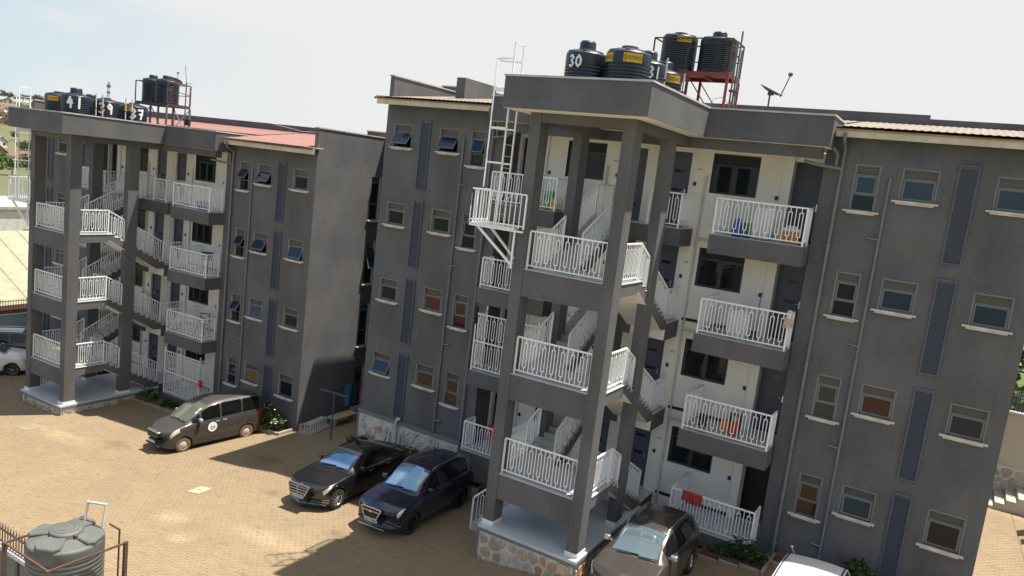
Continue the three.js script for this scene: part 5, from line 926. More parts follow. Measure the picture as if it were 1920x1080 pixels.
{ const t = thing('mop', 'pinkish string mop head hanging over the balcony corner rail', 'mop', [5.18, F(2) + RAIL_H + 0.03, 0.6]); const R = rng(4), g = [lathe([[0.001, 0.08], [0.05, 0.07], [0.08, 0.02], [0.08, -0.01]])]; for (let i = 0; i < 44; i++) { const a = i * 2.4, r = 0.05 + 0.05 * R(); g.push(tube([Math.cos(a) * 0.05, 0.03, Math.sin(a) * 0.05], [Math.cos(a) * (0.09 + r * 0.5) + 0.03, -0.3 - 0.12 * R(), Math.sin(a) * (0.09 + r * 0.5) + 0.16], 0.012, 5)); } part('strings', g, mat(0.62, 0.48, 0.42, 0.95), t); part('handle', [tube([0, 0.05, 0.02], [0.02, -0.95, 0.12], 0.014, 8)], P.teal, t); }
jerrycan([3.78, F(1), 0.05], P.orange, 'orange jerrycan standing against the red one on the balcony', 0.1, 'jerrycans on the second balcony');
jerrycan([4.08, F(1), 0.1], P.red, 'red jerrycan standing against the orange one on the balcony', -0.1, 'jerrycans on the second balcony');
{ const t = thing('stool', 'small brown wooden stool behind the orange and red jerrycans', 'stool', [3.95, F(1), -0.5]); part('seat', [rbox(-0.2, 0.2, 0.46, 0.5, -0.15, 0.15, 0.01)], P.wood, t); for (const [x, z] of [[-0.16, -0.11], [0.16, -0.11], [-0.16, 0.11], [0.16, 0.11]]) part('leg', [box(x - 0.02, x + 0.02, 0, 0.46, z - 0.02, z + 0.02)], P.wood, t); }
{ const t = thing('charcoal_stove', 'small black metal stove on the second balcony', 'stove', [3.05, F(1), -0.1]); part('body', [lathe([[0, 0], [0.14, 0], [0.1, 0.1], [0.11, 0.14], [0.19, 0.26], [0.17, 0.26], [0.09, 0.16], [0, 0.15]])], M.black, t); part('handle', [new THREE.TorusGeometry(0.1, 0.008, 6, 16, Math.PI).translate(0, 0.26, 0)], M.black, t); }
drape([3.32, F(0) + RAIL_H + 0.0, 0.73], 0, 0.62, 0.34, 0.2, mat(0.42, 0.05, 0.045, 0.95), 'red towel draped over the ground floor balcony rail');
drape([5.21, F(0) + RAIL_H + 0.0, 0.42], Math.PI / 2, 0.24, 0.3, 0.25, P.cloth, 'white cloth hung over the corner rail beside the red towel', 'cloth', 'cloth');
// nearer block, left-hand balconies
bucket([-3.25, F(3), 0.2], P.mint, 'pale green basin under the turquoise basin on the top balcony', 1.15);
bucket([-3.2, F(3) + 0.34, 0.2], P.teal, 'turquoise basin stacked on the pale green basin', 1.05);
jerrycan([-2.88, F(3), 0.42], P.yellow, 'yellow jerrycan beside the stacked turquoise basin', 0.5, 'yellow jerrycans by the turquoise basin');
jerrycan([-2.86, F(3), 0.1], P.yellow, 'yellow jerrycan beside the stacked turquoise basin', 0.9, 'yellow jerrycans by the turquoise basin');
{ const t = thing('plastic_chair', 'plastic chair with a red cloth on the low balcony behind the blue crossover', 'chair', [-4.4, F(0), 0.1], 0.3); part('seat', [rbox(-0.22, 0.22, 0.42, 0.46, -0.22, 0.22, 0.02)], P.red, t); part('backrest', [rbox(-0.22, 0.22, 0.46, 0.9, -0.24, -0.2, 0.02)], P.red, t); for (const [x, z] of [[-0.19, -0.2], [0.19, -0.2], [-0.19, 0.2], [0.19, 0.2]]) part('leg', [tube([x, 0, z], [x * 0.9, 0.43, z * 0.9], 0.018, 6)], P.white, t); part('cloth', [rbox(-0.16, 0.2, 0.46, 0.56, -0.16, 0.2, 0.04, 2)], P.red, t); }
// further block
bucket(inA(4.2, F(3), 0.3), P.blue, 'blue plastic basin on the top balcony of the further block', 1.3);
bucket(inA(4.1, F(2) + 0.66, -0.2), P.sky, 'light blue basin on a stool on the further block', 1.1);
{ const q = inA(4.1, F(2), -0.2), t = thing('stool', 'grey stool under the light blue basin on the further block', 'stool', q); part('seat', [rbox(-0.2, 0.2, 0.62, 0.66, -0.2, 0.2, 0.01)], M.steelGrey, t); for (const [x, z] of [[-0.17, -0.17], [0.17, -0.17], [-0.17, 0.17], [0.17, 0.17]]) part('leg', [box(x - 0.016, x + 0.016, 0, 0.62, z - 0.016, z + 0.016)], M.steelGrey, t); }
{ const q = inA(3.9, F(1), -0.3), t = thing('wooden_chair', 'brown wooden chair on the balcony above the white caged one', 'chair', q, 0.4); part('seat', [rbox(-0.24, 0.24, 0.42, 0.46, -0.22, 0.22, 0.01)], P.wood, t); part('backrest', [bar([-0.22, 0.95, -0.2], [0.22, 0.95, -0.2], 0.05), bar([-0.22, 0.7, -0.2], [0.22, 0.7, -0.2], 0.04)], P.wood, t); for (const [x, z, h] of [[-0.22, -0.2, 0.97], [0.22, -0.2, 0.97], [-0.22, 0.2, 0.6], [0.22, 0.2, 0.6]]) part('leg', [box(x - 0.02, x + 0.02, 0, h, z - 0.02, z + 0.02)], P.wood, t); part('armrest', [bar([-0.22, 0.6, -0.2], [-0.22, 0.6, 0.22], 0.035), bar([0.22, 0.6, -0.2], [0.22, 0.6, 0.22], 0.035)], P.wood, t); }
{ const q = inA(5.26, F(0) + 1.02, 0.7), t = thing('meter_box', 'small red box fixed to the corner of the white caged balcony', 'box', q); part('box', [rbox(-0.1, 0.1, -0.16, 0.16, -0.02, 0.09, 0.03, 2)], P.red, t); part('sticker', [box(-0.06, -0.02, -0.02, 0.06, 0.09, 0.094)], P.white, t); }
// unit numbers by the doors
{ const nm = (s) => new THREE.MeshStandardMaterial({ color: 0x15161a, roughness: 0.6, transparent: true, alphaTest: 0.35, alphaMap: (() => { const t = canvasTex(96, 32, (x, w, h) => { x.fillStyle = '#000'; x.fillRect(0, 0, w, h); x.fillStyle = '#fff'; x.font = 'bold 26px sans-serif'; x.textAlign = 'center'; x.fillText(s, w / 2, 26, w - 4); }); t.colorSpace = THREE.NoColorSpace; return t; })() });
  [['N-20', 0], ['N-21', 1], ['N-22', 2], ['N-23', 3]].forEach(([s, k]) => { const o = shade(new THREE.Mesh(new THREE.PlaneGeometry(0.24, 0.08), nm(s))); o.name = 'unit_number'; o.position.set(1.46, F(k) + 1.9, -0.995); blockB.add(o); });
  [['N-26', 2], ['N-27', 3]].forEach(([s, k]) => { const o = shade(new THREE.Mesh(new THREE.PlaneGeometry(0.24, 0.08), nm(s))); o.name = 'unit_number'; o.position.set(-1.46, F(k) + 1.9, -0.995); blockB.add(o); }); }

// ================================================================ plants
const leafM = { dark: mat(0.022, 0.05, 0.012, 0.6), mid: mat(0.045, 0.085, 0.018, 0.6), lime: mat(0.12, 0.17, 0.035, 0.65), straw: mat(0.3, 0.22, 0.07, 0.8), gold: mat(0.5, 0.25, 0.01, 0.7), white: mat(0.7, 0.7, 0.64, 0.8), olive: mat(0.075, 0.085, 0.03, 0.75), bark: mat(0.09, 0.06, 0.04, 0.95) };
for (const k of Object.keys(leafM)) leafM[k].side = THREE.DoubleSide;
function leafGeo(list) {                                 // list of [base, direction, side, length, width]: two folded blades per leaf
  const pos = [], idx = [];
  for (const [b, d, s, l, w] of list) { const o = pos.length / 3, m = b.clone().addScaledVector(d, l * 0.5), t = b.clone().addScaledVector(d, l); t.y -= l * 0.22; const a = m.clone().addScaledVector(s, w), c = m.clone().addScaledVector(s, -w); pos.push(b.x, b.y, b.z, a.x, a.y, a.z, t.x, t.y, t.z, c.x, c.y, c.z); idx.push(o, o + 1, o + 2, o, o + 2, o + 3); }
  const g = new THREE.BufferGeometry(); g.setAttribute('position', new THREE.Float32BufferAttribute(pos, 3)); g.setIndex(idx); g.computeVertexNormals(); return clean(g);
}
const rdir = (R, up) => { const a = R() * Math.PI * 2, y = lerp(-0.3, 1, R()) * up + (1 - up) * (R() - 0.3); return V(Math.cos(a), y, Math.sin(a)).normalize(); };
function shrub(pos, r, h, n, leaf, seed, label, o = {}) {
  const t = thing(o.name || 'shrub', label, o.category || 'shrub', pos, 0, o.group || 'shrubs in the planting beds'), R = rng(seed), stems = [], lists = {};
  const ms = o.mats || ['dark', 'mid', 'mid', 'lime'];
  const ns = o.stems || 9, tips = [];
  for (let i = 0; i < ns; i++) { const a = R() * 6.28, q = Math.sqrt(R()) * r, top = V(Math.cos(a) * q, h * (0.45 + 0.55 * R()) * (1 - 0.35 * q / r), Math.sin(a) * q), base = V(Math.cos(a) * q * 0.25, -0.02, Math.sin(a) * q * 0.25); stems.push(tube(base, top, 0.012, 5, 0.005)); tips.push([base, top]); }
  for (let i = 0; i < n; i++) { const [b, tp] = tips[Math.floor(R() * ns)], f = 0.25 + 0.75 * Math.sqrt(R()), p = b.clone().lerp(tp, f).add(V((R() - 0.5) * r * 0.5, (R() - 0.5) * h * 0.16, (R() - 0.5) * r * 0.5)); p.y = Math.max(p.y, 0.03); const d = rdir(R, 0.7), s = new THREE.Vector3().crossVectors(d, rdir(R, 0.3)).normalize(), l = leaf * (0.6 + 0.8 * R()), k = ms[Math.floor(R() * ms.length)]; (lists[k] = lists[k] || []).push([p, d, s, l, l * (o.width || 0.24)]); }
  part('stem', stems, leafM.bark, t);
  for (const k of Object.keys(lists)) part('foliage', leafGeo(lists[k]), leafM[k], t);
  if (o.flowers) { const fl = []; for (let i = 0; i < o.flowers[1]; i++) { const [b, tp] = tips[Math.floor(R() * ns)], p = b.clone().lerp(tp, o.flowers[2] ?? 1).add(V((R() - 0.5) * r * 0.7, (R() - 0.3) * 0.12, (R() - 0.2) * r * 0.8)); for (let j = 0; j < 5; j++) { const a = j * 1.2566; fl.push([p, V(Math.cos(a), 0.5, Math.sin(a)).normalize(), V(-Math.sin(a), 0, Math.cos(a)), 0.05, 0.022]); } } part('flower', leafGeo(fl), leafM[o.flowers[0]], t); }
  return t;
}
function tuft(pos, h, n, seed, label, m = ['olive', 'straw', 'lime']) {
  const t = thing('grass_tuft', label, 'grass', pos, 0, 'grassy tufts in the planting beds'), R = rng(seed), lists = {};
  for (let i = 0; i < n; i++) { const a = R() * 6.28, d = V(Math.cos(a) * (0.3 + 0.7 * R()), 1, Math.sin(a) * (0.3 + 0.7 * R())).normalize(), k = m[Math.floor(R() * m.length)]; (lists[k] = lists[k] || []).push([V((R() - 0.5) * 0.18, 0, (R() - 0.5) * 0.18), d, V(-Math.sin(a), 0, Math.cos(a)), h * (0.6 + 0.6 * R()), 0.012]); }
  for (const k of Object.keys(lists)) part('blades', leafGeo(lists[k]), leafM[k], t);
}
const bedY = (x, r = 0.06) => groundY(x) + r;
shrub([-15.75, bedY(-15.75), 0.35], 0.5, 1.5, 900, 0.14, 1, 'tall leafy shrub with small white flowers against the grey wall behind the van', { flowers: ['white', 26, 0.95] });
shrub([-15.15, bedY(-15.15), 0.42], 0.42, 1.15, 700, 0.15, 2, 'bushy lime green shrub between the flowering shrub and the wall corner', { mats: ['mid', 'lime', 'dark'], flowers: ['white', 8, 1] });
shrub([-15.4, bedY(-15.4), 0.68], 0.24, 0.5, 260, 0.1, 3, 'low plant with golden yellow flowers at the building corner', { flowers: ['gold', 34, 0.9] });
shrub([-16.2, bedY(-16.2), 0.4], 0.3, 0.7, 300, 0.12, 31, 'small dark shrub just behind the van', {});
for (const [x, z, h, i] of [[-23.1, 1.3, 0.75, 4], [-22.4, 1.35, 0.6, 5], [-21.4, 1.4, 0.5, 6], [-20.8, 1.35, 0.42, 61]]) shrub([x, bedY(x, 0.09), z], 0.3, h, 260, 0.12, i, 'low dark green shrub in the bed below the white caged balcony', { group: 'shrubs below the caged balcony', mats: ['dark', 'mid'] });
tuft([-10.4, bedY(-10.4), 0.45], 0.75, 150, 7, 'spiky straw coloured grass tuft at the corner of the stone plinth');
tuft([-10.0, bedY(-10.0), 0.5], 0.45, 90, 71, 'low green grass tuft beside the straw coloured one', ['olive', 'lime']);
shrub([-9.75, bedY(-9.75), 0.45], 0.2, 0.55, 140, 0.12, 8, 'small orange leaved plant by the plinth waste pipes', { mats: ['gold', 'mid', 'straw'] });
shrub([-7.75, bedY(-7.75), 0.45], 0.32, 0.85, 300, 0.15, 9, 'straw and green plant behind the black saloon', { mats: ['mid', 'straw', 'gold', 'olive'] });
tuft([-7.2, bedY(-7.2), 0.45], 0.6, 130, 91, 'dry brown grass tuft between the black saloon and the plinth', ['straw', 'olive']);
shrub([-6.0, bedY(-6.0), 0.42], 0.25, 0.9, 260, 0.12, 10, 'leafy green plant against the plinth beside the blue crossover', { mats: ['mid', 'lime'] });
shrub([-3.1, groundY(-3.1), 1.75], 0.42, 1.1, 500, 0.15, 11, 'dark shrub between the blue crossover and the stair tower', { mats: ['dark', 'mid', 'olive'] });
shrub([-2.6, groundY(-2.6), 1.15], 0.35, 0.8, 300, 0.14, 12, 'low shrub behind the small white stair rail', { mats: ['dark', 'mid'] });
for (const [x, z, h, i, l] of [[4.45, 1.15, 0.5, 13, 'low round shrub below the balcony with the red towel'], [4.95, 1.2, 0.72, 14, 'dark shrub in the middle of the bed below the red towel'], [5.45, 1.15, 0.85, 15, 'palm-like dark shrub at the bed corner below the white cloth']]) shrub([x, bedY(x, 0.09), z], 0.32, h, 420, 0.16, i, l, { mats: ['dark', 'mid', 'dark'], width: 0.14 });
shrub([8.15, bedY(8.15), 0.42], 0.4, 0.8, 520, 0.14, 16, 'round green shrub behind the white car', { mats: ['dark', 'mid'] });
shrub([9.6, bedY(9.6), 0.4], 0.25, 0.45, 220, 0.12, 17, 'small yellow green shrub below the last window of the ground floor', { mats: ['mid', 'lime', 'straw'] });

// ================================================================ clothes line and rack in the gap between the blocks
const bluePaint = mat(0.06, 0.1, 0.17, 0.5, { map: dirtMap });
for (const [z, l] of [[-0.05, 'blue T-shaped clothes post standing in the paving between the blocks'], [-6.2, 'blue T-shaped clothes post at the far end of the clothes lines']]) { const x = -12.33, t = thing('clothes_post', l, 'clothes post', [x, groundY(x) - 0.02, z], 0, 'clothes posts between the blocks'); part('post', [tube([0, 0, 0], [0.02, 2.03, 0], 0.035, 10)], bluePaint, t); part('crossbar', [tube([-0.72, 2.05, 0.05], [0.68, 2.05, -0.02], 0.035, 10)], bluePaint, t); }
{ const y = groundY(-12.9) + 2.07; for (const dx of [-0.62, 0.0]) solo('clothes_line', [tube([-12.33 + dx, y, 0.0], [-12.33 + dx, y, -6.2], 0.006, 5)], M.steelGrey, 'thin wire strung between the two blue clothes posts', 'clothes line', 'wires between the clothes posts'); }
function garment(x, y, z, w, h, m, label, seed) { const g = new THREE.PlaneGeometry(w, h, 14, 14), p = g.attributes.position; for (let i = 0; i < p.count; i++) { const u = p.getX(i), v = p.getY(i); p.setXYZ(i, u * (1 - 0.12 * (0.5 - v / h)), v - h / 2, 0.05 * Math.sin(u * 16 + seed) * (0.5 - v / h) + 0.012); } g.computeVertexNormals(); const o = solo('hung_garment', [g], m, label, 'laundry', 'laundry on the lines'); o.material.side = THREE.DoubleSide; o.position.set(x, y, z); o.rotation.y = Math.PI / 2; return o; }
{ const y = groundY(-12.9) + 2.06, x = -12.95;
  garment(x, y - 0.01, -1.55, 0.45, 0.95, P.sky, 'bright blue patterned cloth hung on the clothes line', 1); garment(x, y - 0.01, -2.05, 0.5, 1.0, P.navy, 'navy cloth hung between the blue and pink laundry', 2); garment(x, y - 0.01, -2.6, 0.5, 0.8, P.pink, 'pink cloth hung on the clothes line beside the navy one', 3); garment(x, y - 0.01, -3.15, 0.55, 1.1, P.maroon, 'dark red cloth at the end of the laundry', 4); garment(-12.32, y - 0.01, -2.5, 0.5, 0.95, mat(0.4, 0.25, 0.3, 0.9), 'dull rose cloth hung on the nearer wire', 5);
  const t = thing('low_bench', 'pale wooden bench on the kerb below the laundry', 'bench', [-13.7, groundY(-13.7), -2.2]); part('seat', [rbox(-0.25, 0.25, 0.36, 0.42, -0.75, 0.75, 0.01)], mat(0.4, 0.34, 0.2, 0.9), t); for (const z of [-0.6, 0.6]) part('leg', [box(-0.18, 0.18, 0, 0.36, z - 0.04, z + 0.04)], M.kerb, t); }
{ const t = thing('hoop_rack', 'low rack of pale steel hoops on a kerb slab at the wall corner', 'rack', [-13.92, groundY(-13.92), -0.15], 0.2); part('slab', [rbox(-0.25, 0.5, -0.05, 0.1, -1.35, 0.35, 0.02)], M.kerb, t); for (let i = 0; i < 8; i++) { const z = 0.15 - i * 0.17; part('hoop', [pathTube([[0.05, 0.1, z], [0.05, 0.48, z], [0.35, 0.48, z], [0.38, 0.1, z]], 0.02, 6)], mat(0.5, 0.54, 0.58, 0.5), t); } }

// ================================================================ near edge of the yard: boundary wall, fence, old tank on its stand
{
  const z = 14.9, top = 0.95, x0 = -22, x1 = 0.4, w = thing('boundary_wall', 'green panelled boundary wall with spiked steel fence below the old grey tank', 'wall', [0, 0, z]);
  const fenceSteel = mat(0.045, 0.038, 0.036, 0.6); const green = mat(0.09, 0.13, 0.105, 0.6, { map: dirtMap });
  for (let i = 0; i < 12; i++) { const a = lerp(x0, x1, i / 12), b = lerp(x0, x1, (i + 1) / 12); part('panel', [rbox(a + 0.03, b - 0.03, groundY((a + b) / 2) - 0.3, top - 0.05, -0.03, 0.03, 0.01)], green, w); part('post', [box(a - 0.045, a + 0.045, groundY(a) - 0.3, top, -0.05, 0.06)], fenceSteel, w); }
  part('coping', [box(x0, x1, top, top + 0.07, -0.09, 0.09)], M.coping, w);
  part('fence_rail', [bar([x0, top + 0.14, 0], [x1, top + 0.14, 0], 0.03), bar([x0, top + 0.42, 0], [x1, top + 0.42, 0], 0.03)], fenceSteel, w);
  const spike = geo('spike', () => [box(-0.009, 0.009, 0.07, 0.5, -0.009, 0.009), new THREE.ConeGeometry(0.016, 0.09, 4).translate(0, 0.545, 0)]);
  for (let x = x0 + 0.06; x < x1; x += 0.115) part('fence_bar', spike, fenceSteel, w).position.set(x, top, 0);
}
{
  const cx = -3.28, cz = 16.05, base = 2.0, gy0 = groundY(cx) - 0.1;
  struct('terrace', [box(-30, 14, -5, -1.0, 15.05, 40)], M.kerb);
  const s = thing('tank_stand', 'rusty steel angle stand with guard rails round the old grey tank', 'tank stand', [cx, -1.0, cz]);
  const H = base + 1.0, X = 0.68, Z = 0.66;
  part('deck', [box(-X, X, H - 0.04, H, -Z, Z)], M.steelRust, s);
  for (const [x, z2] of [[-X, -Z], [X, -Z], [-X, Z], [X, Z]]) part('leg', [box(x - 0.03, x + 0.03, 0, H + 1.17, z2 - 0.03, z2 + 0.03)], M.steelRust, s);
  part('guard_rail', [bar([-X, H + 1.15, Z], [X, H + 1.15, Z], 0.03), bar([X, H + 1.15, -Z], [X, H + 1.15, Z], 0.03), bar([-X, H + 1.15, -Z], [-X, H + 1.15, Z], 0.03)], M.steelRust, s);
  part('pipe_bracket', [pathTube([[0.0, H + 1.22, -Z - 0.12], [0.3, H + 1.22, -Z - 0.12], [0.3, H - 0.3, -Z - 0.12]], 0.018, 6)], M.steelRust, s);
  for (const [a, b] of [[[-X, 0.2, Z], [X, H - 0.1, Z]], [[X, 0.2, -Z], [X, H - 0.1, Z]], [[X, H - 0.1, -Z], [X, 0.2, Z]]]) part('brace', [bar(a, b, 0.03)], M.steelRust, s);
  // the tank itself: ribbed wall, sloping top with raised pads, screw lid
  const t = thing('water_tank', 'old faded grey water tank with flat lid on the rusty stand by the fence', 'water tank', [cx, base, cz]), r = 0.6, h = 1.28, p = [[0, 0], [r, 0]];
  for (let i = 0; i < 12; i++) { const y = 0.05 + i * 0.082; p.push([r, y], [r, y + 0.045], [r - 0.02, y + 0.055], [r - 0.02, y + 0.075]); }
  p.push([r, 1.04], [r, 1.22], [r * 0.985, 1.25], [r * 0.93, 1.275], [r * 0.45, 1.34], [0, 1.34]);
  const body = part('body', [lathe(p, 56)], M.tankOld, t);
  for (let i = 0; i < 4; i++) { const a = 0.5 + i * Math.PI / 2, sh = polyShape([[0.2, -0.12], [0.5, -0.2], [0.575, -0.13], [0.575, 0.13], [0.5, 0.2], [0.2, 0.12]]); part('top_pad', [new THREE.ExtrudeGeometry(sh, { depth: 0.07, bevelEnabled: true, bevelSize: 0.015, bevelThickness: 0.02, bevelSegments: 1 }).rotateX(-Math.PI / 2).rotateZ(-0.12).rotateY(a).translate(0, 1.31, 0)], M.tankOld, body); }
  part('lid', [lathe([[0.001, 1.445], [0.16, 1.44], [0.25, 1.42], [0.265, 1.39], [0.265, 1.36], [0.28, 1.34], [0.28, 1.31]].reverse(), 40), new THREE.TorusGeometry(0.13, 0.008, 6, 32).rotateX(Math.PI / 2).translate(0, 1.442, 0), new THREE.TorusGeometry(0.2, 0.008, 6, 32).rotateX(Math.PI / 2).translate(0, 1.432, 0)], M.tankOld, t);
  part('lid_clip', [rbox(0.24, 0.31, 1.33, 1.4, -0.03, 0.03, 0.01), rbox(-0.31, -0.24, 1.33, 1.4, -0.03, 0.03, 0.01)], M.steelRust, t);
  part('overflow_pipe', [pathTube([[-0.2, 1.28, -0.42], [-0.23, 1.66, -0.5], [0.12, 1.69, -0.62], [0.14, 1.28, -0.55]], 0.022, 8)], M.pvc, t);
}
// ================================================================ surroundings
function bars(parent, x0, z0, x1, z1, y, h, step, m) {      // plain bar fence
  const L = Math.hypot(x1 - x0, z1 - z0), n = Math.round(L / step), g = geo(`fb${h.toFixed(2)}`, () => box(-0.012, 0.012, 0, h, -0.012, 0.012));
  part('fence_rail', [bar([x0, y + 0.08, z0], [x1, y + 0.08, z1], 0.035), bar([x0, y + h - 0.08, z0], [x1, y + h - 0.08, z1], 0.035)], m, parent);
  for (let i = 0; i <= n; i++) part('fence_bar', g, m, parent).position.set(lerp(x0, x1, i / n), y, lerp(z0, z1, i / n));
}
// ---- compound wall on the left with a brown bar fence
{
  const w = thing('compound_wall', 'pale blue compound wall with brown bar fence beyond the white car', 'wall'), x = -37.4, top = -1.15;
  part('wall', [box(x - 0.12, x, -5, top, -12, 10)], mat(0.42, 0.5, 0.55, 0.85, { map: paintMap }), w);
  part('coping', [box(x - 0.16, x + 0.04, top, top + 0.07, -12, 10)], M.coping, w);
  bars(w, x - 0.06, -9, x - 0.06, 8, top + 0.07, 0.85, 0.14, M.steelRust);
}
// ---- houses
const hw = { white: mat(0.62, 0.62, 0.58, 0.9, { map: dirtMap }), cream: mat(0.48, 0.4, 0.28, 0.9, { map: dirtMap }), orange: mat(0.4, 0.24, 0.15, 0.9, { map: dirtMap }), grey: mat(0.36, 0.36, 0.36, 0.9, { map: dirtMap }), green: mat(0.31, 0.3, 0.2, 0.6, { map: dirtMap }), red: mat(0.19, 0.105, 0.085, 0.75, { map: dirtMap }), brown: mat(0.2, 0.1, 0.07, 0.8), tin: mat(0.42, 0.42, 0.42, 0.6, { map: dirtMap }), blue: mat(0.05, 0.12, 0.3, 0.6) };
function gable(w, d, h, over, th = 0.08) {                   // ridge along z, eaves at x = +-w/2
  const k = Math.hypot(w / 2 + over, h * (1 + over * 2 / w)), a = Math.atan2(h, w / 2);
  const g = [];
  for (const s of [1, -1]) g.push(new THREE.BoxGeometry(k, th, d + 2 * over).rotateZ(-s * a).translate(s * (w / 4 + over / 2), h / 2 - over * h / w + th / 2, 0));
  return g;
}
function house(pos, turn, w, d, h, rh, wm, rm, label, o = {}) {
  const t = thing(o.name || 'house', label, 'house', pos, turn, o.group || 'houses on the far hillside');
  part('wall', [box(-w / 2, w / 2, -3, h, -d / 2, d / 2), ...(rh ? [extrudeXY(polyShape([[-w / 2, h], [w / 2, h], [0, h + rh]]), -d / 2, d / 2)] : [])], wm, t);
  if (rh) part('roof', gable(w, d, rh, o.over ?? 0.6).map((g) => g.translate(0, h, 0)), rm, t); else part('roof', [box(-w / 2 - 0.2, w / 2 + 0.2, h, h + 0.25, -d / 2 - 0.2, d / 2 + 0.2)], rm, t);
  const n = o.wins ?? Math.max(2, Math.round(d / 4));
  for (let i = 0; i < n; i++) { const z = lerp(-d / 2, d / 2, (i + 0.5) / n); const f = part('window', [box(w / 2, w / 2 + 0.04, h * 0.4, h * 0.78, z - 0.6, z + 0.6)], M.aluDark, t); part('pane', [box(w / 2 + 0.04, w / 2 + 0.06, h * 0.42, h * 0.76, z - 0.52, z + 0.52)], M.glass, f); }
  for (let i = 0; i < 2; i++) { const x = lerp(-w / 2, w / 2, (i + 0.5) / 2); part('window', [box(x - 0.55, x + 0.55, h * 0.4, h * 0.78, d / 2, d / 2 + 0.05)], M.glass, t); }
  return t;
}
{ // neighbour with the pale green roof, gable framing showing below the eave
  const t = house([-47.5, -4.0, -1.5], 0.08, 12, 15, 3.2, 3.1, hw.orange, hw.green, 'orange house with pale green metal roof behind the blue compound wall', { name: 'neighbour_house', group: 'neighbouring houses', over: 1.0 });
  const rb = []; for (let z = -8.2; z <= 8.2; z += 1.6) { const a = V(6.95, 3.2 - 0.36, z), b = V(0.05, 3.2 + 3.16, z); rb.push(bar(a, b, 0.03, 0.012)); } part('roof_seam', rb.map((g) => g.translate(0, 0.03, 0)), hw.green, t);
  part('fascia', [bar([7.0, 2.62, -8.5], [7.0, 2.62, 8.5], 0.04, 0.3)], hw.red, t);
  for (let z = -7.5; z <= 7.5; z += 1.5) part('rafter', [bar([6.0, 2.9, z], [6.95, 2.55, z], 0.08, 0.14)], mat(0.55, 0.36, 0.1, 0.8), t);
}
house([-66, -5.6, -12.5], 0.05, 9, 14, 7.9, 0, hw.white, hw.grey, 'flat white house with parapet behind the pale green roof', { name: 'neighbour_house', group: 'neighbouring houses', wins: 3 });
// ---- trees: crown of many leaf clumps on limbs
function makeTree(seed, h, r, ms) {
  const R = rng(seed), root = new THREE.Group(); root.name = 'tree';
  const limbs = [tube([0, -1, 0], [0, h * 0.5, 0], h * 0.03, 7, h * 0.02)], tips = [];
  for (let i = 0; i < 9; i++) { const a = i * 2.4, b = V(0, h * (0.25 + 0.25 * R()), 0), q = r * (0.45 + 0.45 * R()), t = V(Math.cos(a) * q, h * (0.5 + 0.42 * R()), Math.sin(a) * q); limbs.push(tube(b, t, h * 0.014, 5, h * 0.006)); tips.push(t); }
  tips.push(V(0, h * 0.9, 0), V(0, h * 0.7, 0));
  part('trunk', limbs, leafM.bark, root);
  const lists = {};
  for (let i = 0; i < 850; i++) { const c = tips[Math.floor(R() * tips.length)], d = V(R() - 0.5, R() - 0.5, R() - 0.5).normalize(), p = c.clone().addScaledVector(d, r * 0.42 * Math.cbrt(R())), k = ms[Math.floor(R() * ms.length)], dir = rdir(R, 0.5), s = new THREE.Vector3().crossVectors(dir, rdir(R, 0.4)).normalize(), l = r * (0.13 + 0.13 * R()); (lists[k] = lists[k] || []).push([p, dir, s, l, l * 0.34]); }
  for (const k of Object.keys(lists)) part('crown', leafGeo(lists[k]), leafM[k], root);
  return root;
}
const treeProtos = [makeTree(501, 7, 3.2, ['dark', 'mid', 'dark']), makeTree(502, 8.5, 3.4, ['dark', 'mid', 'olive']), makeTree(503, 6, 3.6, ['mid', 'lime', 'dark'])];
const treeSay = [['round dark green tree', 'tree'], ['tall olive green tree', 'tree'], ['spreading light green tree', 'tree']];
function tree(kind, pos, s, where, group = 'trees on the far hillside') { const c = treeProtos[kind].clone(); c.name = numbered('tree'); c.position.set(...pos); c.scale.setScalar(s); c.rotation.y = pos[0] * 1.7 + pos[2]; c.userData = { label: `${treeSay[kind][0]} ${where}`, category: 'tree', group }; scene.add(c); return c; }
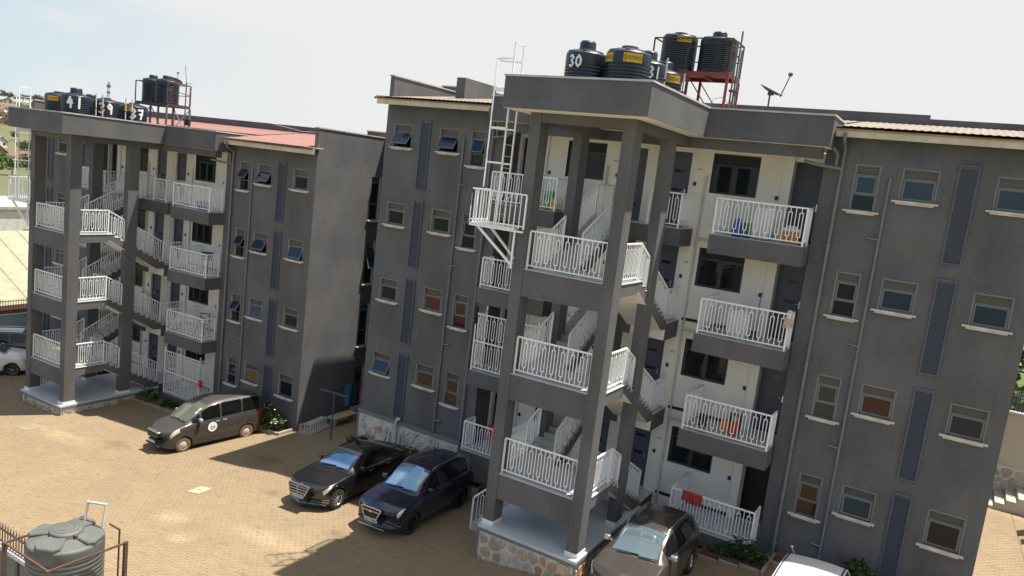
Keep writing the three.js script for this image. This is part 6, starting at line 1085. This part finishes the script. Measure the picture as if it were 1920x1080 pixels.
// ---- hillside town, out along the gap left of the further block
{
  const C = camera.position, at = (px, r) => { const az = lerp(66.5, 60.5, px) * Math.PI / 180; const x = C.x - Math.sin(az) * r, z = C.z - Math.cos(az) * r; return [x, landY(x, z), z]; };
  const R = rng(33), wm = [['white', hw.white], ['cream', hw.cream], ['grey', hw.grey], ['orange', hw.orange]], rm = [['red', hw.red], ['grey tin', hw.tin], ['brown', hw.brown], ['red', hw.red]];
  const sizes = ['low', 'long', 'narrow', 'two-storey'];
  for (let i = 0; i < 34; i++) {
    const r = 300 + 19 * i + R() * 20, px = R() * 1.3 - 0.15, p = at(px, r), a = wm[Math.floor(R() * 4)], b = rm[Math.floor(R() * 4)], k = Math.floor(R() * 4), w = k === 2 ? 6 : 8, d = k === 1 ? 15 : 9, h = k === 3 ? 5.6 : 3;
    house(p, R() * 3, w, d, h, 2.4, a[1], b[1], `${sizes[k]} ${a[0]} house with ${b[0]} roof on the far hillside`, { wins: 2 });
  }
  for (let i = 0; i < 60; i++) { const r = 240 + 13 * i + R() * 14, px = R() * 1.5 - 0.25, p = at(px, r), k = Math.floor(R() * 3); tree(k, p, 0.6 + R() * 0.5, 'among the houses on the far hillside'); }
  for (let i = 0; i < 40; i++) { const p = at(i / 39 * 2.2 - 0.6, 1040 + R() * 60), k = Math.floor(R() * 2); tree(k, p, 0.75 + R() * 0.6, 'along the skyline of the far ridge', 'trees on the skyline'); }
  for (const [px, r, k] of [[0.1, 75, 0], [0.5, 84, 2], [0.32, 98, 2], [0.75, 110, 0]]) tree(k, at(px, r), 0.55, 'behind the neighbouring flat white house', 'trees behind the neighbours');
  // billboard and mast
  const q = at(0.78, 260), bb = thing('billboard', 'dark blue billboard with a pale band on the hillside', 'billboard', q, 0.9); part('board', [box(-6, 6, 5, 10.5, -0.2, 0.2)], hw.blue, bb); part('band', [box(-3.4, 3.4, 7.2, 8.6, 0.2, 0.24)], hw.white, bb); for (const x of [-4, 4]) part('post', [tube([x, -2, 0], [x, 5, 0], 0.25, 8)], M.steelGrey, bb);
  const m = at(1.25, 900), mast = thing('radio_mast', 'grey lattice radio mast on the far ridge', 'mast', m), legs = []; for (let i = 0; i < 3; i++) { const a = i * 2.094; legs.push(tube([Math.cos(a) * 2, -4, Math.sin(a) * 2], [Math.cos(a) * 0.7, 36, Math.sin(a) * 0.7], 0.25, 5)); for (let j = 0; j < 9; j++) { const y = j * 4, s = lerp(2, 0.7, y / 36), b = a + 2.094; legs.push(tube([Math.cos(a) * s, y, Math.sin(a) * s], [Math.cos(b) * s, y + 4, Math.sin(b) * s], 0.14, 4)); } } part('lattice', legs, M.steelGrey, mast); part('aerial', [rbox(-1.8, 1.8, 30, 33, -1.2, 1.2, 0.3), rbox(-1.4, 1.4, 24, 26, -1.2, 1.2, 0.3)], M.steelGrey, mast);
}
// ---- right-hand edge: boundary wall on a stone base, steps, washing, tree
{
  const z = -11.2, w = thing('boundary_wall', 'cream boundary wall on a rough stone base beyond the last wing', 'wall', [0, 0, z]);
  part('wall', [box(9, 20, 1.55, 3.6, -0.2, 0)], mat(0.5, 0.44, 0.34, 0.9, { map: paintMap }), w); part('coping', [box(9, 20, 3.6, 3.67, -0.24, 0.04)], M.coping, w);
  const st = part('stone_base', [box(9, 20, -1, 1.55, -0.25, 0.06)], M.mortar, w);
  layStones(st, stoneCells(11.2, 14.5, -0.2, 1.5, 0.38, 301), (g) => g.translate(0, 0, 0.06), stoneMats, 302);
  bars(w, 10.5, -0.1, 15, -0.1, 3.67, 0.95, 0.13, M.black);
  const s = thing('garden_steps', 'pale concrete steps rising along the stone base of the cream wall', 'steps', [11.35, groundY(11.4) - 0.05, z + 0.08]); for (let i = 0; i < 7; i++) part('step', [rbox(i * 0.34, i * 0.34 + 0.36, 0, 0.17 * (i + 1), 0, 1.5, 0.02)], mat(0.5, 0.46, 0.38, 0.9, { map: dirtMap }), s);
  solo('clothes_line', [tube([12.62, 2.0, -11.0], [12.9, 2.0, -3.0], 0.006, 5)], M.steelGrey, 'wire running from the cream wall with purple washing on it', 'clothes line');
  const g1 = garment(12.72, 1.99, -8.0, 0.6, 1.25, P.purple, 'purple garment hung on the wire beside the cream wall', 6); const g2 = garment(12.78, 1.99, -7.2, 0.5, 1.5, P.navy, 'navy trousers hung beside the purple garment', 7);
  struct('lawn', [box(8, 40, -1, 2.6, -40, -11.5)], M.grass);
  tree(2, [13.2, 2.6, -15.5], 0.7, 'behind the cream boundary wall', 'trees by the cream wall'); tree(0, [15.5, 2.6, -19], 0.9, 'behind the cream boundary wall', 'trees by the cream wall'); tree(1, [12.2, 2.6, -22], 0.8, 'behind the cream boundary wall', 'trees by the cream wall');
  shrub([12.2, 2.6, -12.6], 0.7, 1.4, 700, 0.2, 44, 'bright green shrub just behind the black bar fence', { mats: ['lime', 'mid', 'lime'], group: 'shrubs behind the cream wall' });
}


// ---- loose cables on the roofs
{ const cab = mat(0.55, 0.55, 0.53, 0.6);
  const line = (pts, label) => solo('roof_cable', [polyTube(pts, 0.009, 5)], cab, label, 'cable', 'loose cables on the roofs');
  line([inA(2.2, 14.6, -0.2), inA(3.4, 14.0, -1.6), inA(4.6, 13.62, -3.2), inA(5.2, 13.5, -3.9), inA(5.9, 13.42, -3.8), inA(6.4, 13.46, -4.2)], 'pale cable sagging from the aerial mast to the red roof of the further block');
  line([inA(8.6, 13.42, -3.9), inA(8.75, 13.75, -4.1), inA(8.85, 13.68, -4.45)], 'short pale cable curling over the ridge wall of the red roof');
  line([[1.9, 12.95, 0.4], [2.0, 13.2, 0.5], [2.3, 13.28, 0.45], [2.5, 12.95, 0.2]], 'thin cable looping between the red stand and the grey pipes'); }
renderer.render(scene, camera);
